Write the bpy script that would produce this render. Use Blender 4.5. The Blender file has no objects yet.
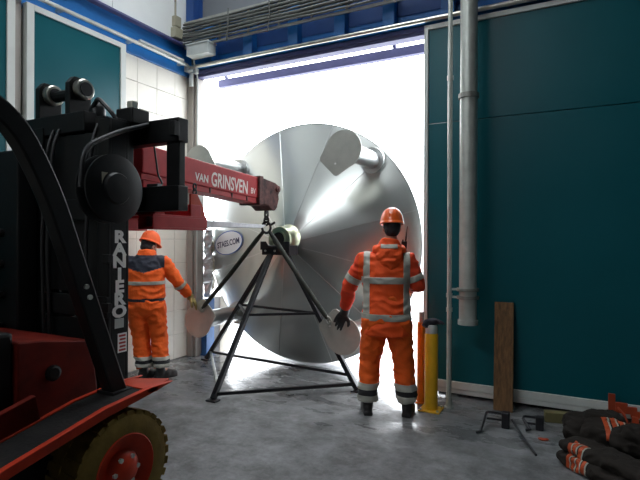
import bpy, bmesh, math, random
from math import sin, cos, pi, radians, sqrt
from mathutils import Vector, Matrix, noise
random.seed(7)
S = bpy.context.scene
COL = S.collection
V = Vector

# ------------------------------------------------------------------ camera, sky, light, exposure
cd = bpy.data.cameras.new('camera'); cam = bpy.data.objects.new('camera', cd); COL.objects.link(cam)
cd.sensor_width = 36.0; cd.lens = 495.0 / 640.0 * 36.0; cd.clip_start = 0.05; cd.clip_end = 400
fw = V((-0.4583, 0.8888, 0.0)).normalized()
rollq = Matrix.Rotation(radians(-0.25), 4, fw)
rt = fw.cross(V((0, 0, 1))).normalized(); up = rt.cross(fw)
M_ = Matrix((rt, up, -fw)).transposed().to_4x4()
cam.matrix_world = Matrix.Translation((0, 0, 1.62)) @ rollq @ M_
S.camera = cam
S.view_settings.view_transform = 'Standard'; S.view_settings.look = 'None'
S.view_settings.gamma = 1.0; S.view_settings.use_curve_mapping = False
S.view_settings.exposure = 0.2

SKY = 8.0
w = bpy.data.worlds.new('overcast_sky'); S.world = w; w.use_nodes = True
nt = w.node_tree; bg = nt.nodes['Background']
tc = nt.nodes.new('ShaderNodeTexCoord'); sx = nt.nodes.new('ShaderNodeSeparateXYZ')
rp = nt.nodes.new('ShaderNodeValToRGB')
nt.links.new(tc.outputs['Generated'], sx.inputs[0]); nt.links.new(sx.outputs['Z'], rp.inputs[0])
rp.color_ramp.elements[0].color = (0.90, 0.95, 1.0, 1); rp.color_ramp.elements[1].color = (0.96, 0.99, 1.0, 1)
nt.links.new(rp.outputs[0], bg.inputs[0]); bg.inputs[1].default_value = SKY
ROOF_FILL = 9.0      # strength of the glowing fill panels added in the unseen roof

# ------------------------------------------------------------------ materials
def pm(name, col, rough=0.5, metal=0.0, var=0.12, scale=8.0, bump=0.0, bscale=None, rvar=0.0, coat=0.0, stretch=None, col2=None, emit=0.0, spec=None, detail=6):
    m = bpy.data.materials.new(name); m.use_nodes = True
    n = m.node_tree.nodes; l = m.node_tree.links; b = n['Principled BSDF']
    t = n.new('ShaderNodeTexCoord'); mp = n.new('ShaderNodeMapping'); l.new(t.outputs['Object'], mp.inputs[0])
    if stretch: mp.inputs['Scale'].default_value = stretch
    nz = n.new('ShaderNodeTexNoise'); nz.inputs['Scale'].default_value = scale; nz.inputs['Detail'].default_value = detail
    nz.inputs['Roughness'].default_value = 0.62
    l.new(mp.outputs[0], nz.inputs['Vector'])
    cr = n.new('ShaderNodeValToRGB'); l.new(nz.outputs['Fac'], cr.inputs[0])
    c = V(col)
    a = c * (1 - var); z = V(col2) if col2 else c * (1 + var)
    cr.color_ramp.elements[0].position = 0.32; cr.color_ramp.elements[1].position = 0.68
    cr.color_ramp.elements[0].color = (*a, 1); cr.color_ramp.elements[1].color = (*[min(1, k) for k in z], 1)
    l.new(cr.outputs[0], b.inputs['Base Color'])
    b.inputs['Metallic'].default_value = metal; b.inputs['Roughness'].default_value = rough
    if spec is not None: b.inputs['Specular IOR Level'].default_value = spec
    if coat: b.inputs['Coat Weight'].default_value = coat
    if rvar:
        mr = n.new('ShaderNodeMapRange'); l.new(nz.outputs['Fac'], mr.inputs[0])
        mr.inputs[1].default_value = 0.3; mr.inputs[2].default_value = 0.7
        mr.inputs[3].default_value = max(0.02, rough - rvar); mr.inputs[4].default_value = min(1, rough + rvar)
        l.new(mr.outputs[0], b.inputs['Roughness'])
    if bump:
        nb = n.new('ShaderNodeTexNoise'); nb.inputs['Scale'].default_value = bscale or scale * 3; nb.inputs['Detail'].default_value = 4
        l.new(mp.outputs[0], nb.inputs['Vector'])
        bp = n.new('ShaderNodeBump'); bp.inputs['Strength'].default_value = bump; bp.inputs['Distance'].default_value = 0.02
        l.new(nb.outputs['Fac'], bp.inputs['Height']); l.new(bp.outputs[0], b.inputs['Normal'])
    if emit:
        b.inputs['Emission Color'].default_value = (*col, 1); b.inputs['Emission Strength'].default_value = emit
    return m

def floor_mat():
    m = pm('wet_stained_concrete', (0.185, 0.189, 0.194), 0.5, 0, 0.22, 1.6, 0.12, 30)
    n = m.node_tree.nodes; l = m.node_tree.links; b = n['Principled BSDF']
    cr = [x for x in n if x.type == 'VALTORGB'][0]
    t = [x for x in n if x.type == 'TEX_COORD'][0]
    # dark stains
    n2 = n.new('ShaderNodeTexNoise'); n2.inputs['Scale'].default_value = 3.0; n2.inputs['Detail'].default_value = 12; n2.inputs['Roughness'].default_value = 0.78
    l.new(t.outputs['Object'], n2.inputs['Vector'])
    r2 = n.new('ShaderNodeValToRGB'); l.new(n2.outputs['Fac'], r2.inputs[0])
    r2.color_ramp.elements[0].position = 0.40; r2.color_ramp.elements[1].position = 0.62
    r2.color_ramp.elements[0].color = (0.46, 0.45, 0.44, 1); r2.color_ramp.elements[1].color = (1.15, 1.15, 1.15, 1)
    mx = n.new('ShaderNodeMix'); mx.data_type = 'RGBA'; mx.blend_type = 'MULTIPLY'; mx.inputs[0].default_value = 1
    l.new(cr.outputs[0], mx.inputs[6]); l.new(r2.outputs[0], mx.inputs[7]); l.new(mx.outputs[2], b.inputs['Base Color'])
    # wet patches
    n3 = n.new('ShaderNodeTexNoise'); n3.inputs['Scale'].default_value = 2.3; n3.inputs['Detail'].default_value = 7; n3.inputs['Roughness'].default_value = 0.65
    mp3 = n.new('ShaderNodeMapping'); mp3.inputs['Location'].default_value = (3.1, 1.7, 0); mp3.inputs['Scale'].default_value = (0.8, 1.5, 1)
    l.new(t.outputs['Object'], mp3.inputs[0]); l.new(mp3.outputs[0], n3.inputs['Vector'])
    # the yard's rain and snow melt is carried in over the threshold: wetter towards the doorway
    sp = n.new('ShaderNodeSeparateXYZ'); l.new(t.outputs['Object'], sp.inputs[0])
    wy = n.new('ShaderNodeMapRange'); l.new(sp.outputs['Y'], wy.inputs[0])
    wy.inputs[1].default_value = 3.2; wy.inputs[2].default_value = 5.3; wy.inputs[3].default_value = -0.10; wy.inputs[4].default_value = 0.22
    ad = n.new('ShaderNodeMath'); ad.operation = 'ADD'; l.new(n3.outputs['Fac'], ad.inputs[0]); l.new(wy.outputs[0], ad.inputs[1])
    mr = n.new('ShaderNodeMapRange'); l.new(ad.outputs[0], mr.inputs[0])
    mr.inputs[1].default_value = 0.50; mr.inputs[2].default_value = 0.66; mr.inputs[3].default_value = 0.62; mr.inputs[4].default_value = 0.14
    l.new(mr.outputs[0], b.inputs['Roughness'])
    return m

MAT = {}
def mat(k): return MAT[k]
MAT['floor'] = floor_mat()
MAT['yard'] = pm('pale_wet_paving', (0.55, 0.56, 0.58), 0.6, 0, 0.12, 2.0, 0.1, 20)
MAT['white_wall'] = pm('off_white_cladding', (0.76, 0.78, 0.76), 0.6, 0, 0.05, 1.5)
MAT['dark_wall'] = pm('grey_hall_cladding', (0.16, 0.17, 0.18), 0.7, 0, 0.08, 1.2)
MAT['ceiling'] = pm('grey_roof_sheet', (0.30, 0.31, 0.32), 0.7, 0, 0.08, 1.2)
MAT['tile'] = pm('cream_glazed_block', (0.78, 0.74, 0.655), 0.38, 0, 0.04, 3.0, 0.03, 20)
MAT['grout'] = pm('grey_joint_mortar', (0.60, 0.56, 0.49), 0.9, 0, 0.1, 12)
MAT['teal'] = pm('teal_door_skin', (0.001, 0.080, 0.099), 0.36, 0, 0.06, 1.6, 0.015, 40, rvar=0.05, spec=0.28)
MAT['white_frame'] = pm('grey_white_door_profile', (0.58, 0.60, 0.57), 0.4, 0.0, 0.05, 4)
MAT['blue'] = pm('blue_beam_paint', (0.008, 0.125, 0.38), 0.42, 0, 0.12, 3.0, 0.02, 30)
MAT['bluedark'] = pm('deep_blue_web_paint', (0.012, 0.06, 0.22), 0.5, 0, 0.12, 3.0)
MAT['navy'] = pm('glare_lifted_lintel_paint', (0.085, 0.085, 0.20), 0.5, 0, 0.12, 3.0)  # dark blue paint, its colour lifted to carry the doorway glare
MAT['galv'] = pm('galvanised_steel', (0.50, 0.52, 0.48), 0.42, 0.45, 0.12, 9, 0.02, 60, rvar=0.1)
MAT['rail'] = pm('worn_rail_steel', (0.62, 0.60, 0.52), 0.28, 0.9, 0.15, 10)
MAT['greycol'] = pm('grey_tan_post_paint', (0.34, 0.31, 0.28), 0.5, 0, 0.10, 4)
MAT['cable'] = pm('dull_grey_cable_sheath', (0.10, 0.105, 0.095), 0.6, 0.0, 0.2, 14)
MAT['tray'] = pm('zinc_cable_ladder', (0.30, 0.30, 0.27), 0.5, 0.7, 0.15, 9)
MAT['boxgrey'] = pm('pale_grey_plastic', (0.46, 0.49, 0.47), 0.45, 0, 0.05, 6)
MAT['cream'] = pm('yellowed_cream_plastic', (0.34, 0.32, 0.23), 0.5, 0, 0.08, 6)
MAT['conewall'] = pm('silo_sheet_steel', (0.64, 0.655, 0.63), 0.29, 1.0, 0.02, 1.1, 0.0, 5, detail=1)
MAT['seam'] = pm('bright_folded_seam', (0.74, 0.75, 0.73), 0.3, 1.0, 0.05, 6)
MAT['plate'] = pm('grey_green_primer_plate', (0.48, 0.49, 0.44), 0.42, 0.2, 0.10, 7, 0.02, 40)
MAT['tube'] = pm('silo_leg_steel', (0.56, 0.57, 0.57), 0.32, 1.0, 0.04, 3)
MAT['outlet'] = pm('reflection_tinted_outlet_steel', (0.56, 0.58, 0.42), 0.28, 1.0, 0.15, 6)  # green-yellow reflections are put into the steel colour
MAT['blackhole'] = pm('dark_pipe_inside', (0.012, 0.012, 0.013), 0.7, 0, 0.2, 6)
MAT['blacksteel'] = pm('black_trestle_steel', (0.018, 0.018, 0.022), 0.45, 0.3, 0.3, 12)
MAT['sling'] = pm('dark_olive_round_sling', (0.030, 0.034, 0.026), 0.75, 0, 0.25, 20, 0.1, 60)
MAT['chain'] = pm('blackened_chain_steel', (0.035, 0.034, 0.035), 0.45, 0.7, 0.25, 20)
MAT['sticker'] = pm('white_sticker_film', (0.78, 0.78, 0.80), 0.4, 0, 0.02, 5)
MAT['stickerblue'] = pm('blue_sticker_print', (0.04, 0.11, 0.42), 0.4, 0, 0.05, 5)
MAT['ink'] = pm('dark_printed_ink', (0.03, 0.03, 0.08), 0.5, 0, 0.05, 5)
MAT['red'] = pm('red_jib_paint', (0.40, 0.026, 0.030), 0.45, 0, 0.18, 5, 0.02, 30, spec=0.2)
MAT['orangered'] = pm('orange_red_truck_paint', (0.42, 0.030, 0.008), 0.5, 0, 0.25, 5, 0.02, 30, spec=0.2)
MAT['dirtyred'] = pm('oily_dark_red_cowl_paint', (0.13, 0.011, 0.006), 0.55, 0, 0.45, 4, 0.03, 30, spec=0.15)
MAT['wornred'] = pm('scuffed_red_black_steel', (0.035, 0.02, 0.02), 0.55, 0.0, 0.3, 11, 0.08, 30, col2=(0.15, 0.06, 0.055), spec=0.2)
MAT['truckblack'] = pm('black_truck_paint', (0.007, 0.0075, 0.008), 0.42, 0.0, 0.3, 8, 0.02, 30, spec=0.25)
MAT['rubberblack'] = pm('black_hose_rubber', (0.012, 0.012, 0.013), 0.5, 0, 0.2, 15)
MAT['steppad'] = pm('worn_black_step_mat', (0.014, 0.013, 0.013), 0.7, 0, 0.4, 5, 0.15, 60, spec=0.15)
MAT['tyre'] = pm('ochre_brown_solid_tyre', (0.17, 0.112, 0.028), 0.8, 0, 0.25, 9, 0.12, 40, spec=0.15)
MAT['forksteel'] = pm('worn_fork_steel', (0.24, 0.24, 0.25), 0.4, 0.85, 0.2, 8)
MAT['chrome'] = pm('bright_roller_steel', (0.55, 0.53, 0.46), 0.3, 1.0, 0.15, 8)
MAT['white_letter'] = pm('white_letter_film', (0.90, 0.89, 0.86), 0.5, 0, 0.06, 20)
MAT['pink_letter'] = pm('faded_white_letter_paint', (0.72, 0.62, 0.58), 0.5, 0, 0.08, 20)
MAT['labelred'] = pm('red_printed_label', (0.45, 0.06, 0.05), 0.5, 0, 0.08, 20)
MAT['hivis'] = pm('orange_high_visibility_cloth', (0.92, 0.090, 0.008), 0.78, 0, 0.10, 7, 0.12, 40)
MAT['hivis2'] = pm('orange_high_visibility_twill', (0.88, 0.115, 0.006), 0.8, 0, 0.14, 7, 0.15, 45)
MAT['hivis_red'] = pm('deeper_orange_sleeve_cloth', (0.80, 0.055, 0.010), 0.78, 0, 0.12, 7, 0.12, 40)
MAT['navycloth'] = pm('navy_yoke_cloth', (0.018, 0.020, 0.034), 0.8, 0, 0.2, 12, 0.1, 50)
MAT['reflect'] = pm('grey_reflective_tape', (0.44, 0.43, 0.37), 0.45, 0.0, 0.06, 14, 0.05, 60)
MAT['blacktape'] = pm('black_cloth_band', (0.014, 0.014, 0.016), 0.8, 0, 0.2, 14)
MAT['boot'] = pm('black_boot_leather', (0.016, 0.015, 0.015), 0.5, 0, 0.25, 14, 0.08, 40)
MAT['skin'] = pm('weathered_skin', (0.50, 0.27, 0.19), 0.55, 0, 0.08, 12, 0.04, 60)
MAT['hair'] = pm('dark_cropped_hair', (0.018, 0.016, 0.020), 0.7, 0, 0.25, 40, 0.3, 120)
MAT['helmet'] = pm('orange_helmet_plastic', (0.85, 0.13, 0.02), 0.28, 0, 0.05, 6, coat=0.3)
MAT['helmet2'] = pm('bright_orange_cap_cloth', (0.95, 0.12, 0.015), 0.6, 0, 0.08, 8, 0.05, 40)
MAT['gloveblack'] = pm('black_rubber_glove', (0.014, 0.013, 0.014), 0.55, 0, 0.2, 12, 0.1, 50)
MAT['gloveyellow'] = pm('grubby_yellow_glove', (0.26, 0.20, 0.06), 0.75, 0, 0.25, 14, 0.1, 50)
MAT['eye'] = pm('eye_white', (0.7, 0.68, 0.64), 0.3, 0, 0.03, 5)
MAT['yellow'] = pm('yellow_bollard_paint', (0.72, 0.40, 0.012), 0.42, 0, 0.14, 5, 0.03, 25)
MAT['orangepost'] = pm('orange_post_paint', (0.75, 0.22, 0.015), 0.45, 0, 0.12, 6)
MAT['plank'] = pm('rough_brown_plank_wood', (0.155, 0.078, 0.030), 0.8, 0, 0.45, 5, 0.2, 20, stretch=(9, 9, 0.9))
MAT['woodblock'] = pm('stained_timber_offcut', (0.13, 0.115, 0.045), 0.8, 0, 0.2, 6, 0.1, 20)
MAT['pad'] = pm('dark_brown_work_cloth', (0.024, 0.020, 0.017), 0.9, 0, 0.25, 7, 0.15, 30, spec=0.2)
MAT['stripeorange'] = pm('orange_stripe_tape', (0.46, 0.062, 0.010), 0.6, 0, 0.1, 20)
MAT['orangesteel'] = pm('orange_bracket_paint', (0.36, 0.045, 0.010), 0.55, 0, 0.2, 9)
MAT['foil'] = pm('crumpled_foil_insulation', (0.74, 0.76, 0.78), 0.35, 0.7, 0.25, 9, 0.6, 18)
MAT['foam'] = pm('pale_torn_foam', (0.66, 0.62, 0.52), 0.9, 0, 0.2, 9, 0.4, 20)
MAT['bluepaint'] = pm('scuffed_blue_guard_paint', (0.030, 0.12, 0.33), 0.5, 0, 0.2, 6)
MAT['concrete'] = pm('pale_concrete_block', (0.46, 0.43, 0.38), 0.85, 0, 0.15, 7, 0.1, 30)
MAT['roof_fill'] = pm('roof_fill_glow', (0.90, 0.96, 1.0), 0.5, 0, 0.01, 1, emit=ROOF_FILL)  # glow of the added panels that brighten the hall
MAT['radio'] = pm('black_radio_plastic', (0.012, 0.012, 0.013), 0.5, 0, 0.1, 20)

# ------------------------------------------------------------------ mesh helpers
ORG = {}
def org(o):
    return ORG.get(o.name, V((0, 0, 0))) if o is not None else V((0, 0, 0))

class MB:
    def __init__(s): s.v = []; s.f = []
    def add(s, vs, fs):
        o = len(s.v); s.v += [V(a) for a in vs]; s.f += [tuple(i + o for i in f) for f in fs]; return s
    def box(s, x0, y0, z0, x1, y1, z1):
        vs = [(x, y, z) for z in (z0, z1) for y in (y0, y1) for x in (x0, x1)]
        return s.add(vs, [(0, 2, 3, 1), (4, 5, 7, 6), (0, 1, 5, 4), (2, 6, 7, 3), (0, 4, 6, 2), (1, 3, 7, 5)])
    def obox(s, c, ax, ay, az):
        c, ax, ay, az = V(c), V(ax), V(ay), V(az)
        vs = [c + i * ax + j * ay + k * az for k in (-1, 1) for j in (-1, 1) for i in (-1, 1)]
        return s.add(vs, [(0, 2, 3, 1), (4, 5, 7, 6), (0, 1, 5, 4), (2, 6, 7, 3), (0, 4, 6, 2), (1, 3, 7, 5)])
    def bar(s, p, q, wd, ht, upv=(0, 0, 1)):
        p, q = V(p), V(q); d = (q - p); L = d.length; d.normalize(); u = V(upv)
        if abs(d.dot(u)) > 0.98: u = V((1, 0, 0))
        a = d.cross(u).normalized(); b = a.cross(d)
        return s.obox((p + q) / 2, d * L / 2, a * wd / 2, b * ht / 2)
    def tube(s, pts, r, seg=10, ry=None, cap=True, closed=False, ref=None):
        pts = [V(p) for p in pts]; n = len(pts)
        rs = r if isinstance(r, (list, tuple)) else [r] * n
        rys = ry if isinstance(ry, (list, tuple)) else ([ry] * n if ry else rs)
        vs = []; fs = []; prev = None
        for i, p in enumerate(pts):
            if closed: d = pts[(i + 1) % n] - pts[i - 1]
            else: d = (pts[min(i + 1, n - 1)] - pts[max(i - 1, 0)])
            d.normalize()
            if prev is None:
                u = V(ref) if ref else (V((0, 0, 1)) if abs(d.z) < 0.9 else V((1, 0, 0)))
            else: u = prev
            a = (u - d * u.dot(d)).normalized(); prev = a; b = d.cross(a)
            for k in range(seg):
                t = 2 * pi * k / seg
                vs.append(p + a * cos(t) * rs[i] + b * sin(t) * rys[i])
        m = n if closed else n - 1
        for i in range(m):
            j = (i + 1) % n
            for k in range(seg):
                k2 = (k + 1) % seg
                fs.append((i * seg + k, i * seg + k2, j * seg + k2, j * seg + k))
        if cap and not closed:
            fs.append(tuple(range(seg))[::-1]); fs.append(tuple((n - 1) * seg + k for k in range(seg)))
        return s.add(vs, fs)
    def cyl(s, p, q, r, seg=16): return s.tube([p, q], r, seg)
    def lathe(s, prof, c, axis, seg=24, ref=None, close=False):
        # prof: (distance along axis, radius)
        c, d = V(c), V(axis).normalized(); u = V(ref) if ref else (V((0, 0, 1)) if abs(d.z) < 0.9 else V((1, 0, 0)))
        a = (u - d * u.dot(d)).normalized(); b = d.cross(a); n = len(prof); vs = []; fs = []
        for h, r in prof:
            for k in range(seg):
                t = 2 * pi * k / seg; vs.append(c + d * h + (a * cos(t) + b * sin(t)) * max(r, 1e-4))
        for i in range(n if close else n - 1):
            j = (i + 1) % n
            for k in range(seg):
                k2 = (k + 1) % seg; fs.append((i * seg + k, i * seg + k2, j * seg + k2, j * seg + k))
        if not close:
            fs.append(tuple(range(seg))[::-1]); fs.append(tuple((n - 1) * seg + k for k in range(seg)))
        return s.add(vs, fs)
    def prism(s, poly, o, ax, ay, depth):
        o, ax, ay, dz = V(o), V(ax), V(ay), V(depth); n = len(poly)
        vs = [o + ax * a + ay * b for a, b in poly] + [o + ax * a + ay * b + dz for a, b in poly]
        fs = [tuple(range(n))[::-1], tuple(range(n, 2 * n))] + [(i, (i + 1) % n, n + (i + 1) % n, n + i) for i in range(n)]
        return s.add(vs, fs)
    def ell(s, c, rx, ry, rz, rot=None, seg=14, rings=9):
        c = V(c); R = rot or Matrix.Identity(3); vs = []; fs = []
        for i in range(rings + 1):
            th = pi * i / rings
            for k in range(seg):
                t = 2 * pi * k / seg
                vs.append(c + R @ V((rx * max(sin(th), .002) * cos(t), ry * max(sin(th), .002) * sin(t), rz * cos(th))))
        for i in range(rings):
            for k in range(seg):
                k2 = (k + 1) % seg; fs.append((i * seg + k, (i + 1) * seg + k, (i + 1) * seg + k2, i * seg + k2))
        fs.append(tuple(range(seg))); fs.append(tuple(rings * seg + k for k in range(seg))[::-1])
        return s.add(vs, fs)
    def xf(s, M):
        s.v = [M @ p for p in s.v]; return s
    def build(s, name, m, parent=None, origin=None, bevel=0.0, smooth=False, tag=None):
        o0 = org(parent) if parent is not None else V(origin if origin else (0, 0, 0))
        me = bpy.data.meshes.new(name); me.from_pydata([p - o0 for p in s.v], [], s.f); me.update()
        bm = bmesh.new(); bm.from_mesh(me); bmesh.ops.recalc_face_normals(bm, faces=bm.faces); bm.to_mesh(me); bm.free()
        return link(name, me, m, parent, o0, bevel, smooth, tag)

def link(name, me, m, parent, o0, bevel=0.0, smooth=False, tag=None):
    ob = bpy.data.objects.new(name, me); COL.objects.link(ob)
    for mm in (m if isinstance(m, (list, tuple)) else [m]): me.materials.append(MAT[mm] if isinstance(mm, str) else mm)
    if parent is not None: ob.parent = parent
    else: ob.location = o0
    ORG[ob.name] = V(o0)
    if smooth:
        me.polygons.foreach_set('use_smooth', [True] * len(me.polygons)); me.update()
        try: me.set_sharp_from_angle(angle=radians(40))
        except Exception: pass
    if bevel:
        b = ob.modifiers.new('bevel', 'BEVEL'); b.width = bevel; b.segments = 2; b.limit_method = 'ANGLE'; b.angle_limit = radians(40)
    if tag: set_tag(ob, *tag)
    return ob

def set_tag(o, label, cat, group=None, kind=None):
    if label: o['label'] = label
    if cat: o['category'] = cat
    if group: o['group'] = group
    if kind: o['kind'] = kind

def thing(name, loc, label, cat, group=None, kind=None):
    o = bpy.data.objects.new(name, None); COL.objects.link(o); o.location = loc; o.empty_display_size = 0.1
    ORG[o.name] = V(loc); set_tag(o, label, cat, group, kind); return o

def struct(o, label=None):
    o['kind'] = 'structure'
    if label: o['label'] = label
    return o

def text(body, size, o, rx, ry, m, name, parent, bold=0.0, sx=1.0, align='LEFT', thick=0.0012):
    """lettering as thin mesh; o = baseline start, rx = reading direction, ry = up"""
    cu = bpy.data.curves.new('t', 'FONT'); cu.body = body; cu.size = size; cu.align_x = align; cu.offset = bold * size; cu.extrude = thick / 2
    cu.resolution_u = 3
    t = bpy.data.objects.new('t', cu); COL.objects.link(t); bpy.context.view_layer.update()
    me = bpy.data.meshes.new_from_object(t.evaluated_get(bpy.context.evaluated_depsgraph_get()))
    bpy.data.objects.remove(t); rx, ry = V(rx).normalized(), V(ry).normalized(); nz = rx.cross(ry)
    o0 = org(parent)
    for v in me.vertices: v.co = V(o) + rx * v.co.x * sx + ry * v.co.y + nz * v.co.z - o0
    me.materials.clear(); me.name = name
    return link(name, me, m, parent, o0)

def remesh(mb, voxel, smooth=4):
    me = bpy.data.meshes.new('r'); me.from_pydata([tuple(p) for p in mb.v], [], mb.f); me.update()
    bm = bmesh.new(); bm.from_mesh(me); bmesh.ops.recalc_face_normals(bm, faces=bm.faces); bm.to_mesh(me); bm.free()
    o = bpy.data.objects.new('r', me); COL.objects.link(o)
    r = o.modifiers.new('r', 'REMESH'); r.mode = 'VOXEL'; r.voxel_size = voxel
    if smooth:
        sm = o.modifiers.new('s', 'SMOOTH'); sm.iterations = smooth; sm.factor = 0.5
    bpy.context.view_layer.update()
    out = bpy.data.meshes.new_from_object(o.evaluated_get(bpy.context.evaluated_depsgraph_get()))
    bpy.data.objects.remove(o); bpy.data.meshes.remove(me)
    return out

# ------------------------------------------------------------------ room shell
XL, YB = -4.80, 5.40
struct(MB().box(-5.1, -9, -0.2, 7.5, 5.62, 0).build('floor', 'floor'), 'grey stained concrete floor, wet towards the doorway')
struct(MB().box(-45, 5.62, -0.2, 45, 60, -0.012).build('ground', 'yard'), 'pale paved yard outside the open doorway')
# left wall: backing, glazed blocks, cladding above the beam
wl = struct(MB().box(-5.1, -9, 0, XL - 0.02, 5.4, 7).build('wall_left', 'grout'), 'cream block wall left of doorway')
T = 0.3225; y0 = 5.35; tile_me = None
for r in range(12):
    for c in range(5):
        ya, yb = y0 - (c + 1) * T + 0.003, y0 - c * T - 0.003
        za, zb = 0.01 + r * T + 0.003, 0.01 + (r + 1) * T - 0.003
        if tile_me is None:
            t = MB().box(XL - 0.02, ya, za, XL + 0.0, yb, zb)
            o = t.build('tile', 'tile', wl, bevel=0.002); tile_me = o.data; ref = V((0, ya, za))
        else:
            o = bpy.data.objects.new('tile', tile_me); COL.objects.link(o); o.parent = wl
            o.location = (random.uniform(-.0012, .0012), ya - ref.y, za - ref.z)
            b = o.modifiers.new('bevel', 'BEVEL'); b.width = 0.002; b.segments = 2
cl = MB()
yy = -9
while yy < 5.3:
    cl.box(XL - 0.02, yy + 0.004, 4.27, XL + 0.01, min(yy + 1.0, 5.36) - 0.004, 7); yy += 1.0
cl.build('upper_cladding', 'white_wall', wl)
# back wall with the doorway opening X -4.66 .. -1.30, Z 0 .. 3.82
bw = MB()
bw.box(-5.1, YB, 0, -4.67, 5.46, 7).box(-1.25, YB, 0, 7.5, 5.46, 7).box(-4.67, YB, 3.95, -1.25, 5.46, 7)
struct(bw.build('wall_back', 'dark_wall'), 'hall wall holding the doorway')
struct(MB().box(7.5, -9, 0, 7.7, 5.62, 7).build('wall_right', 'dark_wall'))
struct(MB().box(-5.1, -9.2, 0, 7.7, -9, 7).build('wall_front', 'dark_wall'))
# ceiling with the added fill panels let into it
holes = [(-3.5, 2.0, -1.6, 4.6), (-4.2, -5.2, -1.6, -2.4)]
ce = MB(); xs = sorted({-5.1, 7.7} | {h[0] for h in holes} | {h[2] for h in holes}); ysl = sorted({-9.2, 5.62} | {h[1] for h in holes} | {h[3] for h in holes})
for x0_, x1_ in zip(xs, xs[1:]):
    for ya_, yb2_ in zip(ysl, ysl[1:]):
        if any(h[0] <= x0_ < h[2] and h[1] <= ya_ < h[3] for h in holes): continue
        ce.box(x0_, ya_, 7.0, x1_, yb2_, 7.15)
struct(ce.build('ceiling', 'ceiling'))
for k, h_ in enumerate(holes):
    struct(MB().box(h_[0], h_[1], 7.04, h_[2], h_[3], 7.08).build('roof_fill_panel_%d' % (k + 1), 'roof_fill'), 'added fill light panel in the unseen roof')

# corner post and lintel
struct(MB().box(-4.80, 5.27, 0, -4.705, 5.40, 4.0).box(-4.70, 5.30, 0, -4.66, 5.455, 3.855).build('trim_1', 'greycol', bevel=0.006), 'grey steel corner post at left of doorway')
struct(MB().box(-4.70, 5.30, 3.857, -1.25, 5.43, 3.95).box(-4.70, 5.28, 3.90, -1.25, 5.30, 3.945).build('trim_2', 'navy', bevel=0.004), 'dark blue lintel over the doorway')

# doors (sliding leaves, parts)
d1 = thing('door_1', (-1.44, 5.24, 0), 'large teal sliding door right of the doorway', None, kind='structure')
xr = 2.3
MB().box(-1.395, 5.215, 0.16, xr, 5.275, 2.857).build('lower_panel', 'teal', d1, bevel=0.004)
MB().box(-1.395, 5.215, 2.863, xr, 5.275, 3.86).build('upper_panel', 'teal', d1, bevel=0.004)
MB().box(-1.44, 5.195, 3.86, xr, 5.285, 3.91).build('top_rail', 'white_frame', d1, bevel=0.004)
MB().box(-1.44, 5.195, 0.04, -1.397, 5.285, 3.86).build('stile', 'white_frame', d1, bevel=0.004)
MB().box(-1.397, 5.195, 0.085, xr, 5.285, 0.16).box(-1.397, 5.20, 0.035, xr, 5.285, 0.082).build('bottom_rail', 'white_frame', d1, bevel=0.004)
MB().box(-1.30, 5.30, 0.0, 7.4, 5.40, 0.03).build('floor_channel', 'truckblack', d1)
def left_leaf(n, ya, yb, lab):
    d = thing('door_%d' % n, (-4.72, ya, 0), lab, None, kind='structure')
    MB().box(-4.75, ya + .075, 0.12, -4.70, yb - .075, 3.84).build('panel', 'teal', d, bevel=0.003)
    for nm, a in (('stile', (ya, 0.03, ya + .075, 3.90)), ('stile', (yb - .075, 0.03, yb, 3.90))):
        MB().box(-4.765, a[0], a[1], -4.685, a[2], a[3]).build(nm, 'white_frame', d, bevel=0.004)
    MB().box(-4.765, ya + .075, 3.84, -4.685, yb - .075, 3.90).build('top_rail', 'white_frame', d, bevel=0.004)
    MB().box(-4.765, ya + .075, 0.03, -4.685, yb - .075, 0.12).build('bottom_rail', 'white_frame', d, bevel=0.004)
left_leaf(2, 2.93, 4.11, 'teal sliding door leaf with white frame on left wall')
left_leaf(3, 1.0, 2.82, 'teal sliding door leaf cut by the left edge of the picture')
struct(MB().box(-4.79, 2.84, 0, -4.74, 2.91, 3.98).build('trim_3', 'greycol', bevel=0.004), 'grey post between the two left door leaves')

# blue steel beams
b1 = thing('steel_beam', (-3, 5.2, 3.97), 'blue steel beam above the doorway with stiffener plates', 'beam')
MB().box(-4.72, 5.33, 3.99, 7.4, 5.39, 4.56).build('web', 'blue', b1)
MB().box(-4.72, 5.20, 3.955, 7.4, 5.39, 3.99).build('lower_flange', 'blue', b1, bevel=0.003)
MB().box(-4.72, 5.20, 4.56, 7.4, 5.39, 4.595).build('upper_flange', 'blue', b1, bevel=0.003)
for x in (-4.4, -3.75, -3.08, -2.45, -1.85, -1.2, -0.55, 0.1):
    MB().box(x - .07, 5.215, 3.99, x + .07, 5.33, 4.56).build('stiffener', 'blue', b1, bevel=0.004)
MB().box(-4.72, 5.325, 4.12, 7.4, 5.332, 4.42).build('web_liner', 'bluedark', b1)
b2 = thing('steel_beam', (-4.75, 2, 3.86), 'bright blue steel beam running along the left wall', 'beam')
MB().box(-4.80, -9, 3.88, -4.775, 5.32, 4.25).build('web', 'blue', b2)
MB().box(-4.80, -9, 4.235, -4.70, 5.32, 4.262).build('upper_flange', 'navy', b2, bevel=0.003)
MB().box(-4.80, -9, 3.86, -4.755, 5.32, 3.885).build('lower_flange', 'blue', b2, bevel=0.003)
b3 = MB().box(-4.77, 5.20, 4.60, -4.64, 5.215, 7.0).box(-4.77, 5.375, 4.60, -4.64, 5.39, 7.0).box(-4.71, 5.215, 4.60, -4.70, 5.375, 7.0)
b3.build('steel_column', 'bluedark', origin=(-4.7, 5.3, 4.6), tag=('dark blue steel column in the upper corner above the doorway', 'column'))
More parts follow.
